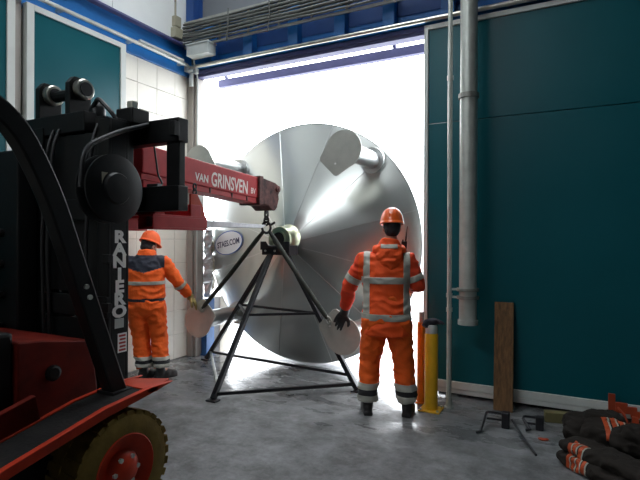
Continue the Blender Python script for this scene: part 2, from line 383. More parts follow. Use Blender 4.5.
# rails
r1 = thing('door_rail', (-3, 5.17, 3.93), 'bright steel door rail running over the doorway', 'rail')
MB().tube([(-4.66, 5.17, 3.955), (2.4, 5.17, 3.955)], 0.024, 12).build('track', 'rail', r1, smooth=True)
for x in (-4.45, -3.5, -2.5, -1.62, -.6, .4):
    MB().box(x - .02, 5.17, 3.945, x + .02, 5.215, 3.965).build('bracket', 'galv', r1)
MB().box(-4.735, 5.13, 3.90, -4.58, 5.22, 3.925).box(-4.60, 5.14, 3.86, -4.54, 5.2, 3.93).box(-4.735, 5.13, 3.925, -4.66, 5.22, 3.98).build('end_stop', 'galv', r1, bevel=0.003)
MB().cyl((-4.70, 5.23, 3.92), (-4.70, 5.23, 3.72), 0.03, 12).build('end_roller', 'galv', r1)
r2 = thing('door_rail', (-4.68, 2, 3.95), 'steel door rail running along the blue beam on left wall', 'rail')
MB().tube([(-4.675, -3, 3.975), (-4.675, 5.12, 3.975)], 0.022, 12).build('track', 'galv', r2, smooth=True)
MB().box(-4.70, 4.3, 4.0, -4.66, 5.05, 4.03).build('track_cover', 'boxgrey', r2, bevel=0.003)
for y in (-1, 0.5, 2.0, 3.3, 4.2, 5.05):
    MB().box(-4.775, y - .02, 3.96, -4.675, y + .02, 3.985).build('bracket', 'galv', r2)
# cable ladder with cables
ct = thing('cable_ladder', (-3, 5.05, 4.2), 'cable ladder full of dull grey cables above the doorway', 'cable ladder')
for z in (4.20, 4.53):
    MB().bar((-4.7, 5.10, z), (3, 5.10, z), 0.025, 0.03).build('side_rail', 'tray', ct)
x = -4.55
while x < 2.6:
    MB().box(x - .012, 5.085, 4.20, x + .012, 5.105, 4.53).build('rung', 'tray', ct); x += 0.45
for i in range(7):
    z = 4.235 + i * 0.042
    pts = [(-4.68 + j * 0.35, 5.055 + 0.004 * sin(i * 2.1 + j), z + 0.006 * sin(i * 1.3 + j * 1.7)) for j in range(22)]
    MB().tube(pts, 0.014 + 0.004 * (i % 3), 8).build('cable', 'cable', ct, smooth=True)
for xx, rr in ((-3.92, .01), (-3.3, .008)):
    MB().tube([(xx, 5.03, 4.55), (xx + .01, 5.02, 4.35), (xx - .02, 5.03, 4.14)], rr, 6).build('hanging_wire', 'cable', ct, smooth=True)
jb = thing('cable_box', (-4.35, 5.0, 4.04), 'pale grey box under the cables at the upper left doorway corner', 'box')
MB().box(-4.56, 4.98, 4.03, -4.20, 5.14, 4.17).build('body', 'boxgrey', jb, bevel=0.006)
MB().box(-4.57, 4.97, 4.165, -4.19, 5.15, 4.185).build('lid', 'boxgrey', jb, bevel=0.003)
MB().bar((-4.50, 5.1, 4.12), (-4.50, 5.33, 4.12), 0.03, 0.03).build('bracket', 'galv', jb)
MB().tube([(-4.54, 5.10, 4.04), (-4.55, 5.12, 3.99), (-4.63, 5.27, 3.90), (-4.635, 5.285, 3.82), (-4.635, 5.285, 0.9)], 0.011, 8).build('conduit', 'boxgrey', origin=(-4.6, 5.24, .9), smooth=True, tag=('thin white conduit dropping from the grey box beside the doorway', 'conduit'))
pb = thing('wall_box', (-4.76, 5.0, 4.3), 'yellowed cream box stack high in the corner above the blue beam', 'box')
MB().box(-4.79, 4.93, 4.30, -4.70, 5.08, 4.44).build('lower_box', 'cream', pb, bevel=0.008)
MB().box(-4.79, 4.95, 4.46, -4.72, 5.06, 4.60).build('upper_box', 'cream', pb, bevel=0.008)
MB().cyl((-4.77, 5.0, 4.6), (-4.77, 5.0, 6.9), 0.012, 8).build('conduit', 'cream', pb)
# outer beam beyond the lintel
ob = thing('canopy_beam', (-3, 5.9, 3.87), 'dark purple steel beam hung outside just beyond the lintel', 'beam')
MB().box(-4.74, 5.86, 3.885, 1.0, 5.94, 3.90).box(-4.74, 5.86, 3.98, 1.0, 5.94, 3.995).box(-4.74, 5.86, 3.90, 1.0, 5.875, 3.98).build('channel', 'navy', ob)
for x in (-2.0, 0.6, -4.6):
    MB().bar((x, 5.90, 3.99), (x, 5.45, 4.6), 0.04, 0.04).build('strut', 'navy', ob)

# torn insulation at the jamb, blue guard, concrete block
fb = MB(); nz_, nh = 34, 7
for i in range(nz_ + 1):
    for j in range(nh + 1):
        t = j / nh; z = 0.80 + 0.97 * i / nz_
        x = -4.665 + 0.065 * sin(pi * t); y = 5.47 + 0.16 * t
        nv = noise.noise_vector(V((x * 9, y * 9, z * 9))) * 0.035 + noise.noise_vector(V((x * 26, y * 26, z * 26))) * 0.018
        fb.v.append(V((max(-4.70, x + nv.x), y + nv.y * .6, z + nv.z)))
for i in range(nz_):
    for j in range(nh):
        a = i * (nh + 1) + j; fb.f.append((a, a + 1, a + nh + 2, a + nh + 1))
ti = thing('torn_insulation', (-4.6, 5.5, 0.8), 'torn silvery foil insulation on the left door jamb', 'insulation')
fo = fb.build('foil', 'foil', ti); fo.modifiers.new('s', 'SOLIDIFY').thickness = 0.008
fm = MB().ell((-4.66, 5.65, 1.27), .05, .03, .13).ell((-4.655, 5.65, 1.52), .035, .03, .11).ell((-4.66, 5.65, 1.0), .045, .03, .12)
me = remesh(fm, 0.012, 2)
for v in me.vertices: v.co += noise.noise_vector(v.co * 22) * 0.02 - org(ti)
link('foam', me, 'foam', ti, org(ti))
jg = thing('jamb_guard', (-4.6, 5.5, 0), 'scuffed blue steel guard at foot of the left door jamb', 'guard')
MB().box(-4.655, 5.405, 0, -4.56, 5.58, 0.79).build('plate', 'bluepaint', jg, bevel=0.008)
MB().box(-4.66, 5.40, 0, -4.55, 5.59, 0.02).build('foot_plate', 'bluepaint', jg)
MB().box(-4.72, 5.66, -0.012, -4.53, 5.86, 0.80).build('concrete_block', 'concrete', origin=(-4.55, 5.75, -.012), bevel=0.015, tag=('pale concrete block standing outside beside the blue jamb guard', 'block'))

# wall pipes at the right
pp = thing('duct_pipe', (-0.915, 4.88, 0.83), 'thick grey vertical duct pipe in front of the teal door', 'pipe')
px, py = -0.915, 4.88
MB().lathe([(0.83, .082), (3.0, .082), (3.0, .080), (7.0, .080)], (px, py, 0), (0, 0, 1), 28).build('tube', 'galv', pp, smooth=True)
MB().lathe([(2.985, .083), (2.985, .096), (3.03, .096), (3.03, .081)], (px, py, 0), (0, 0, 1), 28, close=True).build('joint_collar', 'tray', pp, smooth=True)
MB().lathe([(0.815, .080), (0.815, .094), (0.86, .094), (0.86, .082)], (px, py, 0), (0, 0, 1), 28, close=True).build('end_collar', 'galv', pp, smooth=True)
for z in (1.06, 1.135):
    MB().lathe([(z, .083), (z, .104), (z + .03, .104), (z + .03, .083)], (px, py, 0), (0, 0, 1), 28, close=True).build('clamp', 'tray', pp, smooth=True)
    MB().bar((px - .07, py - .02, z + .015), (px - .19, py - .03, z + .015), 0.02, 0.02).build('clamp_arm', 'galv', pp)
tp = thing('support_pipe', (-1.085, 4.85, 0), 'thin grey vertical pipe standing left of the thick duct pipe', 'pipe')
MB().cyl((-1.085, 4.85, 0.01), (-1.085, 4.85, 7.0), 0.023, 16).build('tube', 'galv', tp, smooth=True)
MB().lathe([(0, .045), (.012, .045), (.012, .03), (.10, .03)], (-1.085, 4.85, 0), (0, 0, 1), 16).build('foot', 'galv', tp, smooth=True)
for z in (0.95, 1.09, 3.2):
    MB().lathe([(z - .02, .03), (z + .02, .03)], (-1.085, 4.85, 0), (0, 0, 1), 16).build('sleeve', 'galv', tp, smooth=True)

# ------------------------------------------------------------------ silo bottom: shallow cone with four tube legs
CX, CZ, YR, RR, CH = -3.135, 1.575, 5.66, 1.547, 0.50
silo = thing('silo', (CX, YR, 0.03), 'big round steel silo base hanging in the doorway on four stub legs', 'silo')
def cone(r, ph, off=0.0):
    h = CH * (1 - r / RR); sl = CH / RR; nn = 1 / sqrt(1 + sl * sl)
    return V((CX + (r + off * sl * nn) * cos(ph), YR - h - off * nn, CZ + (r + off * sl * nn) * sin(ph)))
rads = [0.12, 0.5, 0.9, 1.25, RR]
for kx in range(12):
    a0 = radians(15 + 30 * kx); mb = MB(); na = 5
    for off in (0.004 + 0.002 * (kx % 2), 0.0):
        for r in rads:
            for j in range(na + 1):
                mb.v.append(cone(r, a0 + radians(30) * j / na, off))
    N = len(rads) * (na + 1)
    for i in range(len(rads) - 1):
        for j in range(na):
            a = i * (na + 1) + j; mb.f.append((a, a + 1, a + na + 2, a + na + 1)); mb.f.append(tuple(N + q for q in (a, a + na + 1, a + na + 2, a + 1)))
    def edge(lst):
        for p, q in zip(lst, lst[1:]): mb.f.append((p, q, N + q, N + p))
    edge([j for j in range(na + 1)]); edge([(len(rads) - 1) * (na + 1) + j for j in range(na + 1)])
    edge([i * (na + 1) for i in range(len(rads))]); edge([i * (na + 1) + na for i in range(len(rads))])
    mb.build('cone_panel', 'conewall', silo, smooth=True)
    p0, p1 = cone(0.2, a0, 0.009), cone(RR - .01, a0, 0.009)
    n0 = (cone(1, a0, .1) - cone(1, a0, 0)).normalized()
    MB().bar(p0, p1, 0.011, 0.008, n0).build('seam', 'seam', silo)
sk = MB().lathe([(0.0, RR), (-0.008, RR + .012), (0.02, RR + .014), (0.30, RR + .006), (0.30, RR - .01), (0.0, RR - .01)], (CX, YR, CZ), (0, 1, 0), 96, close=True)
sk.build('skirt', 'tube', silo, smooth=True)
MB().lathe([(0.24, 1.54), (0.28, 1.54)], (CX, YR, CZ), (0, 1, 0), 64).build('inner_lid', 'conewall', silo)
YP = 4.75; LX, LZ = 0.985, 0.985; plates = {}
for sxn, szn in ((1, 1), (1, -1), (-1, -1), (-1, 1)):
    ph = math.atan2(szn, sxn); c = V((CX - .025 + sxn * LX, YP, CZ + 0.02 + szn * LZ))
    lg = MB().lathe([(0.01, .105), (0.905, .105)], c, (0, 1, 0), 32).build('leg', 'tube', silo, smooth=True)
    MB().lathe([(0.80, .105), (0.80, .155), (0.835, .16), (0.90, .125)], c + V((0, -.0, 0)), (0, 1, 0), 32).build('leg_flange', 'tube', lg, smooth=True)
    u = V((-cos(ph), 0, -sin(ph))); t = V((-u.z, 0, u.x)); poly = []
    R = 0.205
    for i in range(19):
        an = radians(115) - radians(230) * i / 18
        poly.append((-R * cos(an), R * sin(an)))
    poly += [(0.25, -0.145), (0.27, -0.115), (0.27, 0.115), (0.25, 0.145)]
    fp = MB().prism(poly, c + V((0, -0.008, 0)), u, t, (0, 0.018, 0)).build('foot_plate', 'plate', lg, bevel=0.003)
    MB().prism([(0.012 * cos(q * pi / 5), 0.012 * sin(q * pi / 5)) for q in range(10)], c + u * 0.17 + t * 0.04 + V((0, -.0095, 0)), u, t, (0, 0.002, 0)).build('bolt_hole', 'white_letter', lg)
    plates[(sxn, szn)] = (c, u, t)
ol = MB().lathe([(5.02 - YR, .090), (5.02 - YR, .150), (5.05 - YR, .158), (5.10 - YR, .150), (5.19 - YR, .165), (5.24 - YR, .19)], (CX, YR, CZ + .05), (0, 1, 0), 40).build('outlet', 'outlet', silo, smooth=True)
MB().lathe([(5.016 - YR, .085), (5.022 - YR, .085)], (CX - .01, YR, CZ + .05), (0, 1, 0), 28).build('outlet_bore', 'blackhole', ol)
MB().lathe([(5.005 - YR, .088), (5.005 - YR, .105), (5.025 - YR, .105), (5.025 - YR, .088)], (CX - .01, YR, CZ + .05), (0, 1, 0), 32, close=True).build('outlet_lip', 'outlet', ol, smooth=True)
# oval sticker
pc = cone(1.13, pi, 0.014); sl = CH / RR; e1 = V((cos(math.atan(sl)), -sin(math.atan(sl)), 0)); e2 = V((0, 0, 1))
rr_ = radians(9); ex = e1 * cos(rr_) + e2 * sin(rr_); ey = -e1 * sin(rr_) + e2 * cos(rr_); en = ex.cross(ey)
def oval(a, b, n=40): return [(a * cos(2 * pi * i / n), b * sin(2 * pi * i / n)) for i in range(n)]
st = MB().prism(oval(.335, .165), pc, ex, ey, en * 0.003).build('sticker', 'stickerblue', silo)
MB().prism(oval(.322, .152), pc + en * .003, ex, ey, en * 0.0015).build('sticker_face', 'sticker', st)
text('STAES.COM', 0.112, pc + en * .0055 - ey * .04, ex, ey, 'ink', 'sticker_lettering', st, 0.022, 0.92, 'CENTER')

# ------------------------------------------------------------------ trestle under the outlet
tr = thing('support_trestle', (-3.2, 4.67, 0), 'black three-legged steel trestle standing under the silo outlet', 'trestle')
H0 = V((CX - .02, 5.0, 1.475))
A, B, C = V((-3.22, 3.92, 0.02)), V((-4.40, 5.22, 0.02)), V((-2.06, 4.88, 0.02))
MB().box(CX - .19, 4.93, 1.44, CX + .19, 5.14, 1.555).build('head_block', 'blacksteel', tr, bevel=0.008)
MB().prism([(-.20, 1.50), (-.20, 1.60), (-.13, 1.60), (-.09, 1.545), (.09, 1.545), (.13, 1.60), (.20, 1.60), (.20, 1.50)], (CX, 4.915, 0), (1, 0, 0), (0, 0, 1), (0, 0.02, 0)).build('cradle_plate', 'blacksteel', tr, bevel=0.003)
for bx in (-.13, .0, .13):
    MB().lathe([(0, .013), (-.012, .013)], (CX + bx, 4.925, 1.49), (0, 1, 0), 8).build('bolt', 'galv', tr)
tops = {'A': H0 + V((-.06, -.02, 0)), 'B': H0 + V((-.12, .08, 0)), 'C': H0 + V((.10, .04, 0))}
feet = {'A': A, 'B': B, 'C': C}
for kx in 'ABC':
    MB().bar(tops[kx], feet[kx], 0.052, 0.052, (0, 1, 0)).build('leg', 'blacksteel', tr, bevel=0.006)
    f = feet[kx]; MB().box(f.x - .06, f.y - .045, 0, f.x + .06, f.y + .045, 0.018).build('foot_pad', 'blacksteel', tr, bevel=0.003)
def on(kx, s): return tops[kx].lerp(feet[kx], s)
for a, b, s in (('A', 'C', .47), ('B', 'C', .47)):
    MB().bar(on(a, s), on(b, s), 0.028, 0.028).build('middle_brace', 'blacksteel', tr, bevel=0.004)
MB().bar(on('A', .47), on('B', .47), 0.028, 0.028).build('middle_brace', 'blacksteel', tr, bevel=0.004)
MB().bar(on('A', .97), on('C', .96), 0.034, 0.034).build('base_brace', 'blacksteel', tr, bevel=0.004)
MB().bar(on('B', .93), on('C', .90), 0.030, 0.030).build('base_brace', 'blacksteel', tr, bevel=0.004)
o = MB().bar(on('A', .93), on('B', .93), 0.030, 0.030).build('base_brace', 'galv', tr, bevel=0.004); o['label'] = 'bare grey brace'

# ------------------------------------------------------------------ boom hook, shackle, slings
BX = -3.12
def ring(mb, c, ax, ay, a, b, r, n=18):
    mb.tube([V(c) + V(ax) * a * cos(2 * pi * i / n) + V(ay) * b * sin(2 * pi * i / n) for i in range(n)], r, 8, closed=True); return mb
HK = V((BX, 4.72, 1.76))
lk = thing('lifting_shackle', HK, 'dark lifting chain link and shackle hanging from the red jib tip', 'shackle')
ring(MB(), HK + V((0, 0, .15)), (0, 1, 0), (0, 0, 1), .030, .060, .012).build('upper_link', 'chain', lk, smooth=True)
ring(MB(), HK + V((0, 0, .075)), (1, 0, 0), (0, 0, 1), .028, .050, .012).build('middle_link', 'chain', lk, smooth=True)
ring(MB(), HK, (.9, .3, 0), (0, 0, 1), .052, .062, .015).build('master_ring', 'chain', lk, smooth=True)
MB().cyl(HK + V((.05, .02, .03)), HK + V((.09, .04, .06)), .014, 8).build('latch', 'chain', lk)
for key, lab, dz in (((-1, -1), 'dark olive lifting sling running down to the lower left foot plate', 1), ((1, -1), 'dark olive lifting sling running down to the lower right foot plate', 1)):
    c, u, t = plates[key]
    e = c + u * 0.20 + V((0, -.03, 0.0)) if key[0] > 0 else c + u * 0.13 + V((-.02, -.03, 0.05))
    s0 = HK + V((.045 * key[0], .0, -.05))
    sg = thing('lifting_sling', s0, lab, 'sling')
    d = (e - s0).normalized()
    MB().tube([s0, s0 + d * .12, s0.lerp(e, .5) + V((0, 0, -.012)), e - d * .10, e - d * .04], [.020, .027, .027, .026, .016], 10).build('strap', 'sling', sg, smooth=True)
    ring(MB(), e - d * .02, d, d.cross(V((0, 1, 0))).normalized(), .045, .028, .010).build('end_shackle', 'galv', sg, smooth=True)
    MB().cyl(e + V((0, -.02, 0)), e + V((0, .04, 0)), .011, 8).build('shackle_pin', 'galv', sg)

# ------------------------------------------------------------------ jib boom on the forks
jb2 = thing('jib_boom', (BX, 3.2, 1.7), 'red lifting jib with white lettering carried on the truck forks', 'lifting jib')
def bq(y): return 2.345 - 0.060 * (y - 3.3) / 1.165   # top edge height along the boom
hb = 0.28
y1, y2 = 2.80, 4.43
mb = MB()
for y in (y1, y2):
    for dx, dz in ((-.11, -hb + .05), (.11, -hb + .05), (.11, 0), (-.11, 0)): mb.v.append(V((BX + dx, y, bq(y) + dz)))
mb.f = [(0, 1, 2, 3), (4, 7, 6, 5), (0, 4, 5, 1), (1, 5, 6, 2), (2, 6, 7, 3), (3, 7, 4, 0)]
mb.build('boom', 'red', jb2, bevel=0.012)
mb = MB()
for y in (y1, y2 - .03):
    for dx, dz in ((-.095, -hb), (.10, -hb), (.10, -hb + .05), (-.095, -hb + .05)): mb.v.append(V((BX + dx, y, bq(y) + dz)))
mb.f = [(0, 1, 2, 3), (4, 7, 6, 5), (0, 4, 5, 1), (1, 5, 6, 2), (2, 6, 7, 3), (3, 7, 4, 0)]
mb.build('lower_flange', 'red', jb2, bevel=0.004)
for y in (3.62, 3.95, 4.2):
    MB().box(BX + .10, y - .008, bq(y) - hb + .005, BX + .108, y + .008, bq(y) - hb + .05).build('rib', 'wornred', jb2)
dirb = V((0, 1, -0.0515)).normalized(); upb = V((0, 0.0515, 1)).normalized()
def bp(y, z): return V((BX + .1112, y, bq(y) + z))
text('VAN', 0.100, bp(3.405, -.190), dirb, upb, 'pink_letter', 'lettering', jb2, .02, .88)
text('GRINSVEN', 0.185, bp(3.62, -.205), dirb, upb, 'pink_letter', 'lettering', jb2, .018, .67)
text('BV', 0.085, bp(4.255, -.190), dirb, upb, 'pink_letter', 'lettering', jb2, .012, .85)
# worn tip head
z0 = bq(4.5)
tip = MB().prism([(4.40, z0 + .015), (4.72, z0 - .02), (4.80, z0 - .05), (4.82, z0 - .11), (4.79, z0 - .15), (4.80, z0 - .20), (4.76, z0 - .30), (4.72, z0 - .335), (4.66, z0 - .335), (4.58, z0 - .29), (4.40, z0 - .275)], (BX - .12, 0, 0), (0, 1, 0), (0, 0, 1), (.24, 0, 0))
tp_ = tip.build('tip_head', 'wornred', jb2, bevel=0.012)
MB().box(BX - .135, 4.385, z0 - .29, BX + .135, 4.46, z0 + .02).build('tip_collar', 'wornred', jb2, bevel=0.006)
for sx_ in (-1, 1):
    MB().lathe([(0, .036), (.02, .036), (.02, .02), (.03, .02)], (BX + .12 * sx_, 4.76, z0 - .09), (sx_, 0, 0), 14).build('pin_head', 'wornred', tp_, smooth=True)
MB().box(BX - .012, 4.69, z0 - .37, BX + .012, 4.75, z0 - .33).build('hook_eye', 'chain', tp_, bevel=.004)
FX = (-2.78, -3.46)
for fx in FX:
    MB().box(fx - .075, 2.62, 1.695, fx + .075, 3.21, 1.71).box(fx - .075, 2.62, 1.79, fx + .075, 3.21, 1.805).box(fx - .075, 2.62, 1.71, fx - .065, 3.21, 1.79).box(fx + .065, 2.62, 1.71, fx + .075, 3.21, 1.79).build('fork_sleeve', 'red', jb2, bevel=0.003)
MB().box(-3.53, 3.02, 1.80, -2.71, 3.14, 1.90).build('cross_beam', 'red', jb2, bevel=0.006)
MB().box(-3.53, 2.64, 1.80, -2.71, 2.74, 1.90).build('cross_beam', 'red', jb2, bevel=0.006)
MB().box(BX - .09, 2.83, 1.895, BX + .09, 3.14, bq(3.0) - hb + .01).build('riser', 'red', jb2, bevel=0.006)
MB().prism([(3.02, 1.80), (3.20, 1.80), (3.16, 1.90), (3.10, 1.985), (3.02, 1.985)], (-2.73, 0, 0), (0, 1, 0), (0, 0, 1), (.018, 0, 0)).build('gusset', 'orangered', jb2, bevel=0.003)
MB().prism([(3.02, 1.80), (3.20, 1.80), (3.16, 1.90), (3.10, 1.985), (3.02, 1.985)], (-3.53, 0, 0), (0, 1, 0), (0, 0, 1), (.018, 0, 0)).build('gusset', 'orangered', jb2, bevel=0.003)
for i in range(6):
    ring(MB(), (-2.84, 3.21, 2.06 - i * 0.043), (1, 0, 0) if i % 2 else (0, 1, 0), (0, 0, 1), .018, .030, .007, 12).build('securing_chain_link', 'chain', jb2, smooth=True)

# ------------------------------------------------------------------ forklift truck
fk = thing('forklift', (-3.12, 1.2, 0), 'black and orange-red forklift truck at the left edge with raised forks', 'forklift')
TC = -3.12
def wheel(xo, sx_, y, r, wd):
    w_ = MB(); h = wd
    w_.lathe([(0.0, r * .62), (0.0, r * .90), (-.012, r * .965), (-.05, r * .985), (-h + .05, r * .985), (-h + .012, r * .965), (-h, r * .9), (-h, r * .62)], (xo, y, r), (sx_, 0, 0), 48, close=True)
    ty = w_.build('tyre', 'tyre', fk, smooth=True)
    n = 30; lu = MB()
    for i in range(n):
        t = 2 * pi * i / n; e = V((0, cos(t), sin(t))); g = V((0, -sin(t), cos(t)))
        for side, off in ((0.055, 0), (h - .055, pi / n)):
            t2 = t + off; e2_ = V((0, cos(t2), sin(t2))); g2 = V((0, -sin(t2), cos(t2)))
            cc = V((xo, y, r)) + V((-sx_ * side, 0, 0)) + e2_ * (r * .965)
            lu.obox(cc, V((.052, 0, 0)) * 1.0 + g2 * .004, g2 * .021, e2_ * .012)
    lo = lu.build('tread_lugs', 'tyre', ty); lo['kind'] = 'stuff'
    hb_ = MB().lathe([(-.09, r * .63), (-.005, r * .64), (.004, r * .60), (-.02, r * .52), (-.035, r * .34), (-.01, r * .30), (.015, r * .18), (.02, 0.002)], (xo, y, r), (sx_, 0, 0), 36).build('rim', 'orangered', fk, smooth=True)
    for i in range(6):
        t = 2 * pi * i / 6; c = V((xo - sx_ * .012, y + r * .24 * cos(t), r + r * .24 * sin(t)))
        MB().lathe([(0, .014), (.022, .014)], c, (sx_, 0, 0), 6).build('wheel_nut', 'galv', hb_)
wheel(-2.23, 1, 1.97, 0.325, 0.24)
wheel(-4.01, -1, 1.97, 0.325, 0.24)
wheel(-2.45, 1, 0.25, 0.27, 0.20)
wheel(-3.79, -1, 0.25, 0.27, 0.20)
# chassis, cowl, fenders
MB().box(-3.75, -.05, .22, -2.49, 2.22, .56).build('chassis', 'truckblack', fk, bevel=0.02)
MB().prism([(-.75, .25), (-.75, .95), (-.55, 1.15), (.35, 1.15), (.40, .55), (.05, .40), (-.1, .25)], (-3.72, 0, 0), (0, 1, 0), (0, 0, 1), (1.2, 0, 0)).build('counterweight', 'dirtyred', fk, bevel=0.03)
MB().cyl((-3.9, 1.97, .325), (-2.4, 1.97, .325), .09, 14).build('front_axle', 'truckblack', fk)
for sx_ in (1, -1):
    xa, xb = TC + sx_ * .60, TC + sx_ * .89
    x0, x1 = min(xa, xb), max(xa, xb)
    prof = [(0.55, .50), (1.05, .52), (1.30, .592), (1.84, .705), (2.16, .735)]
    mb = MB()                                   # black step plate that rises over the wheel
    pr = [(y, z) for y, z in prof] + [(y, z - .02) for y, z in prof[::-1]]
    mb.prism(pr, (x0 + .03, 0, 0), (0, 1, 0), (0, 0, 1), (x1 - x0 - .06, 0, 0)).build('step_plate', 'steppad', fk)
    pe = [(y, z + .008) for y, z in prof] + [(2.34, .735)] + [(2.16, .705)] + [(y, z - .045) for y, z in prof[:-1][::-1]]
    xe = xb if sx_ > 0 else xb
    MB().prism(pe, (xe - .035 if sx_ > 0 else xe, 0, 0), (0, 1, 0), (0, 0, 1), (.035, 0, 0)).build('fender_edge', 'orangered', fk, bevel=0.004)
    MB().prism(pe[:-1], (xa - .0 if sx_ > 0 else xa - .03, 0, 0), (0, 1, 0), (0, 0, 1), (.03, 0, 0)).build('fender_edge', 'orangered', fk, bevel=0.004)
    MB().prism([(x0, 2.12), (x1, 2.12), (x1, 2.20), (x1 - .06 if sx_ > 0 else x1 - .1, 2.36), (x0, 2.24)], (0, 0, .708), (1, 0, 0), (0, 1, 0), (0, 0, .03)).build('fender_lip', 'orangered', fk, bevel=0.004)
    xc = xa
    MB().prism([(1.05, .50), (1.05, .66), (1.62, .80), (1.66, .60), (1.4, .50)], (xc - .02, 0, 0), (0, 1, 0), (0, 0, 1), (.04, 0, 0)).build('side_plate', 'dirtyred', fk, bevel=0.004)
MB().prism([(1.60, .56), (1.60, 1.07), (1.72, 1.06), (2.06, 1.00), (2.10, .70), (2.10, .56)], (-3.62, 0, 0), (0, 1, 0), (0, 0, 1), (.99, 0, 0)).build('cowl', 'dirtyred', fk, bevel=0.012)
MB().lathe([(0, .045), (.015, .045), (.02, .03)], (-2.63, 1.80, .86), (1, 0, 0), 16).build('cowl_cap', 'truckblack', fk)
MB().box(-3.60, 1.50, .56, -2.66, 1.60, 1.12).build('dashboard', 'truckblack', fk, bevel=0.02)
MB().box(-3.62, .55, .54, -2.62, 1.58, .565).build('footwell_floor', 'steppad', fk)
MB().box(-3.40, .32, .56, -2.84, .90, .98).build('seat_base', 'truckblack', fk, bevel=0.03)
MB().box(-3.37, .36, .98, -2.87, .90, 1.10).build('seat_cushion', 'rubberblack', fk, bevel=0.04)
MB().obox((-3.12, .33, 1.38), (.24, 0, 0), (0, .06, -.01), (0, -.05, .30)).build('seat_back', 'rubberblack', fk, bevel=0.04)
MB().bar((-3.12, 1.55, 1.05), (-3.12, 1.28, 1.32), .05, .05).build('steering_column', 'truckblack', fk)
ring(MB(), (-3.12, 1.27, 1.33), (1, 0, 0), (0, .72, .69), .17, .17, .014, 24).build('steering_wheel', 'rubberblack', fk, smooth=True)
for i, x in enumerate((-2.86, -2.79, -2.72)):
    lv = MB().tube([(x, 1.55, 1.10), (x, 1.50, 1.30)], .009, 8).build('lever', 'truckblack', fk)
    MB().ell((x, 1.497, 1.32), .018, .018, .022, seg=10, rings=6).build('lever_knob', 'rubberblack', lv, smooth=True)
# overhead guard
def bent(pts, n=6, rad=.22):
    pts = [V(p) for p in pts]; out = [pts[0]]
    for i in range(1, len(pts) - 1):
        a = pts[i] + (pts[i - 1] - pts[i]).normalized() * rad; b = pts[i] + (pts[i + 1] - pts[i]).normalized() * rad
        for j in range(n + 1):
            t = j / n; out.append(a * (1 - t) ** 2 + pts[i] * 2 * t * (1 - t) + b * t * t)
    out.append(pts[-1]); return out
def rectube(pts, hw, hd):
    # rectangular section swept in the YZ plane
    mb = MB(); n = len(pts)
    for i, p in enumerate(pts):
        d = (pts[min(i + 1, n - 1)] - pts[max(i - 1, 0)]).normalized(); nn = V((0, d.z, -d.y))
        for a, b in ((-1, -1), (1, -1), (1, 1), (-1, 1)): mb.v.append(p + V((a * hw, 0, 0)) + nn * b * hd)
    for i in range(n - 1):
        for k_ in range(4):
            k2 = (k_ + 1) % 4; mb.f.append((i * 4 + k_, i * 4 + k2, i * 4 + 4 + k2, i * 4 + 4 + k_))
    mb.f += [(3, 2, 1, 0), tuple((n - 1) * 4 + q for q in range(4))]
    return mb
for x in (-2.42, -3.82):
    path = bent([(x, 2.06, .70), (x, 1.62, 1.90), (x, 1.40, 2.26), (x, .90, 2.32), (x, -.45, 2.30), (x, -.62, 1.1)], rad=.20)
    gr = rectube(path, .045, .052).build('guard_leg', 'truckblack', fk, bevel=0.010)
    MB().box(x - .07, 1.98, .70, x + .07, 2.14, .735).build('guard_foot', 'truckblack', gr, bevel=.004)
    for zz in (1.30, 1.36):
        yv = 2.06 - (zz - .70) * .44 / 1.2
        MB().lathe([(0, .014), (.012, .014)], (x + .045, yv, zz), (1, 0, 0), 8).build('guard_bolt', 'galv', gr)
for i in range(7):
    y = 1.0 - i * .22
    MB().box(-3.80, y - .015, 2.31, -2.44, y + .015, 2.36).build('roof_bar', 'truckblack', fk, bevel=.004)
# mast
def rail(xa, xb, ya, yb, za, zb, open_):
    mb = MB(); t = .022
    mb.box(xa, ya, za, xb, ya + t, zb).box(xa, yb - t, za, xb, yb, zb)
    if open_ < 0: mb.box(xb - t, ya + t, za, xb, yb - t, zb)
    else: mb.box(xa, ya + t, za, xa + t, yb - t, zb)
    return mb
rR = rail(-2.83, -2.72, 2.25, 2.415, .14, 2.42, -1).build('mast_rail', 'truckblack', fk, bevel=.004)
rL = rail(-3.52, -3.41, 2.25, 2.415, .14, 2.42, 1).build('mast_rail', 'truckblack', fk, bevel=.004)
rail(-2.93, -2.84, 2.31, 2.50, .20, 2.46, -1).build('inner_mast_rail', 'truckblack', fk, bevel=.004)
rail(-3.40, -3.31, 2.31, 2.50, .20, 2.46, 1).build('inner_mast_rail', 'truckblack', fk, bevel=.004)
for z in (.30, 1.1, 1.75):
    MB().box(-3.52, 2.235, z, -2.72, 2.27, z + .14).build('mast_crossbar', 'truckblack', fk, bevel=.005)
MB().box(-3.70, 2.26, 2.36, -2.98, 2.50, 2.50).build('mast_head', 'truckblack', fk, bevel=.008)
MB().box(-2.97, 2.34, 2.36, -2.74, 2.46, 2.44).build('mast_head_block', 'truckblack', fk, bevel=.01)
MB().box(-3.40, 2.262, .44, -2.84, 2.30, 1.08).build('mast_guard_plate', 'truckblack', fk, bevel=.004)
MB().box(-3.41, 2.27, 1.26, -2.83, 2.30, 2.34).build('mast_mesh_plate', 'truckblack', fk, bevel=.004)
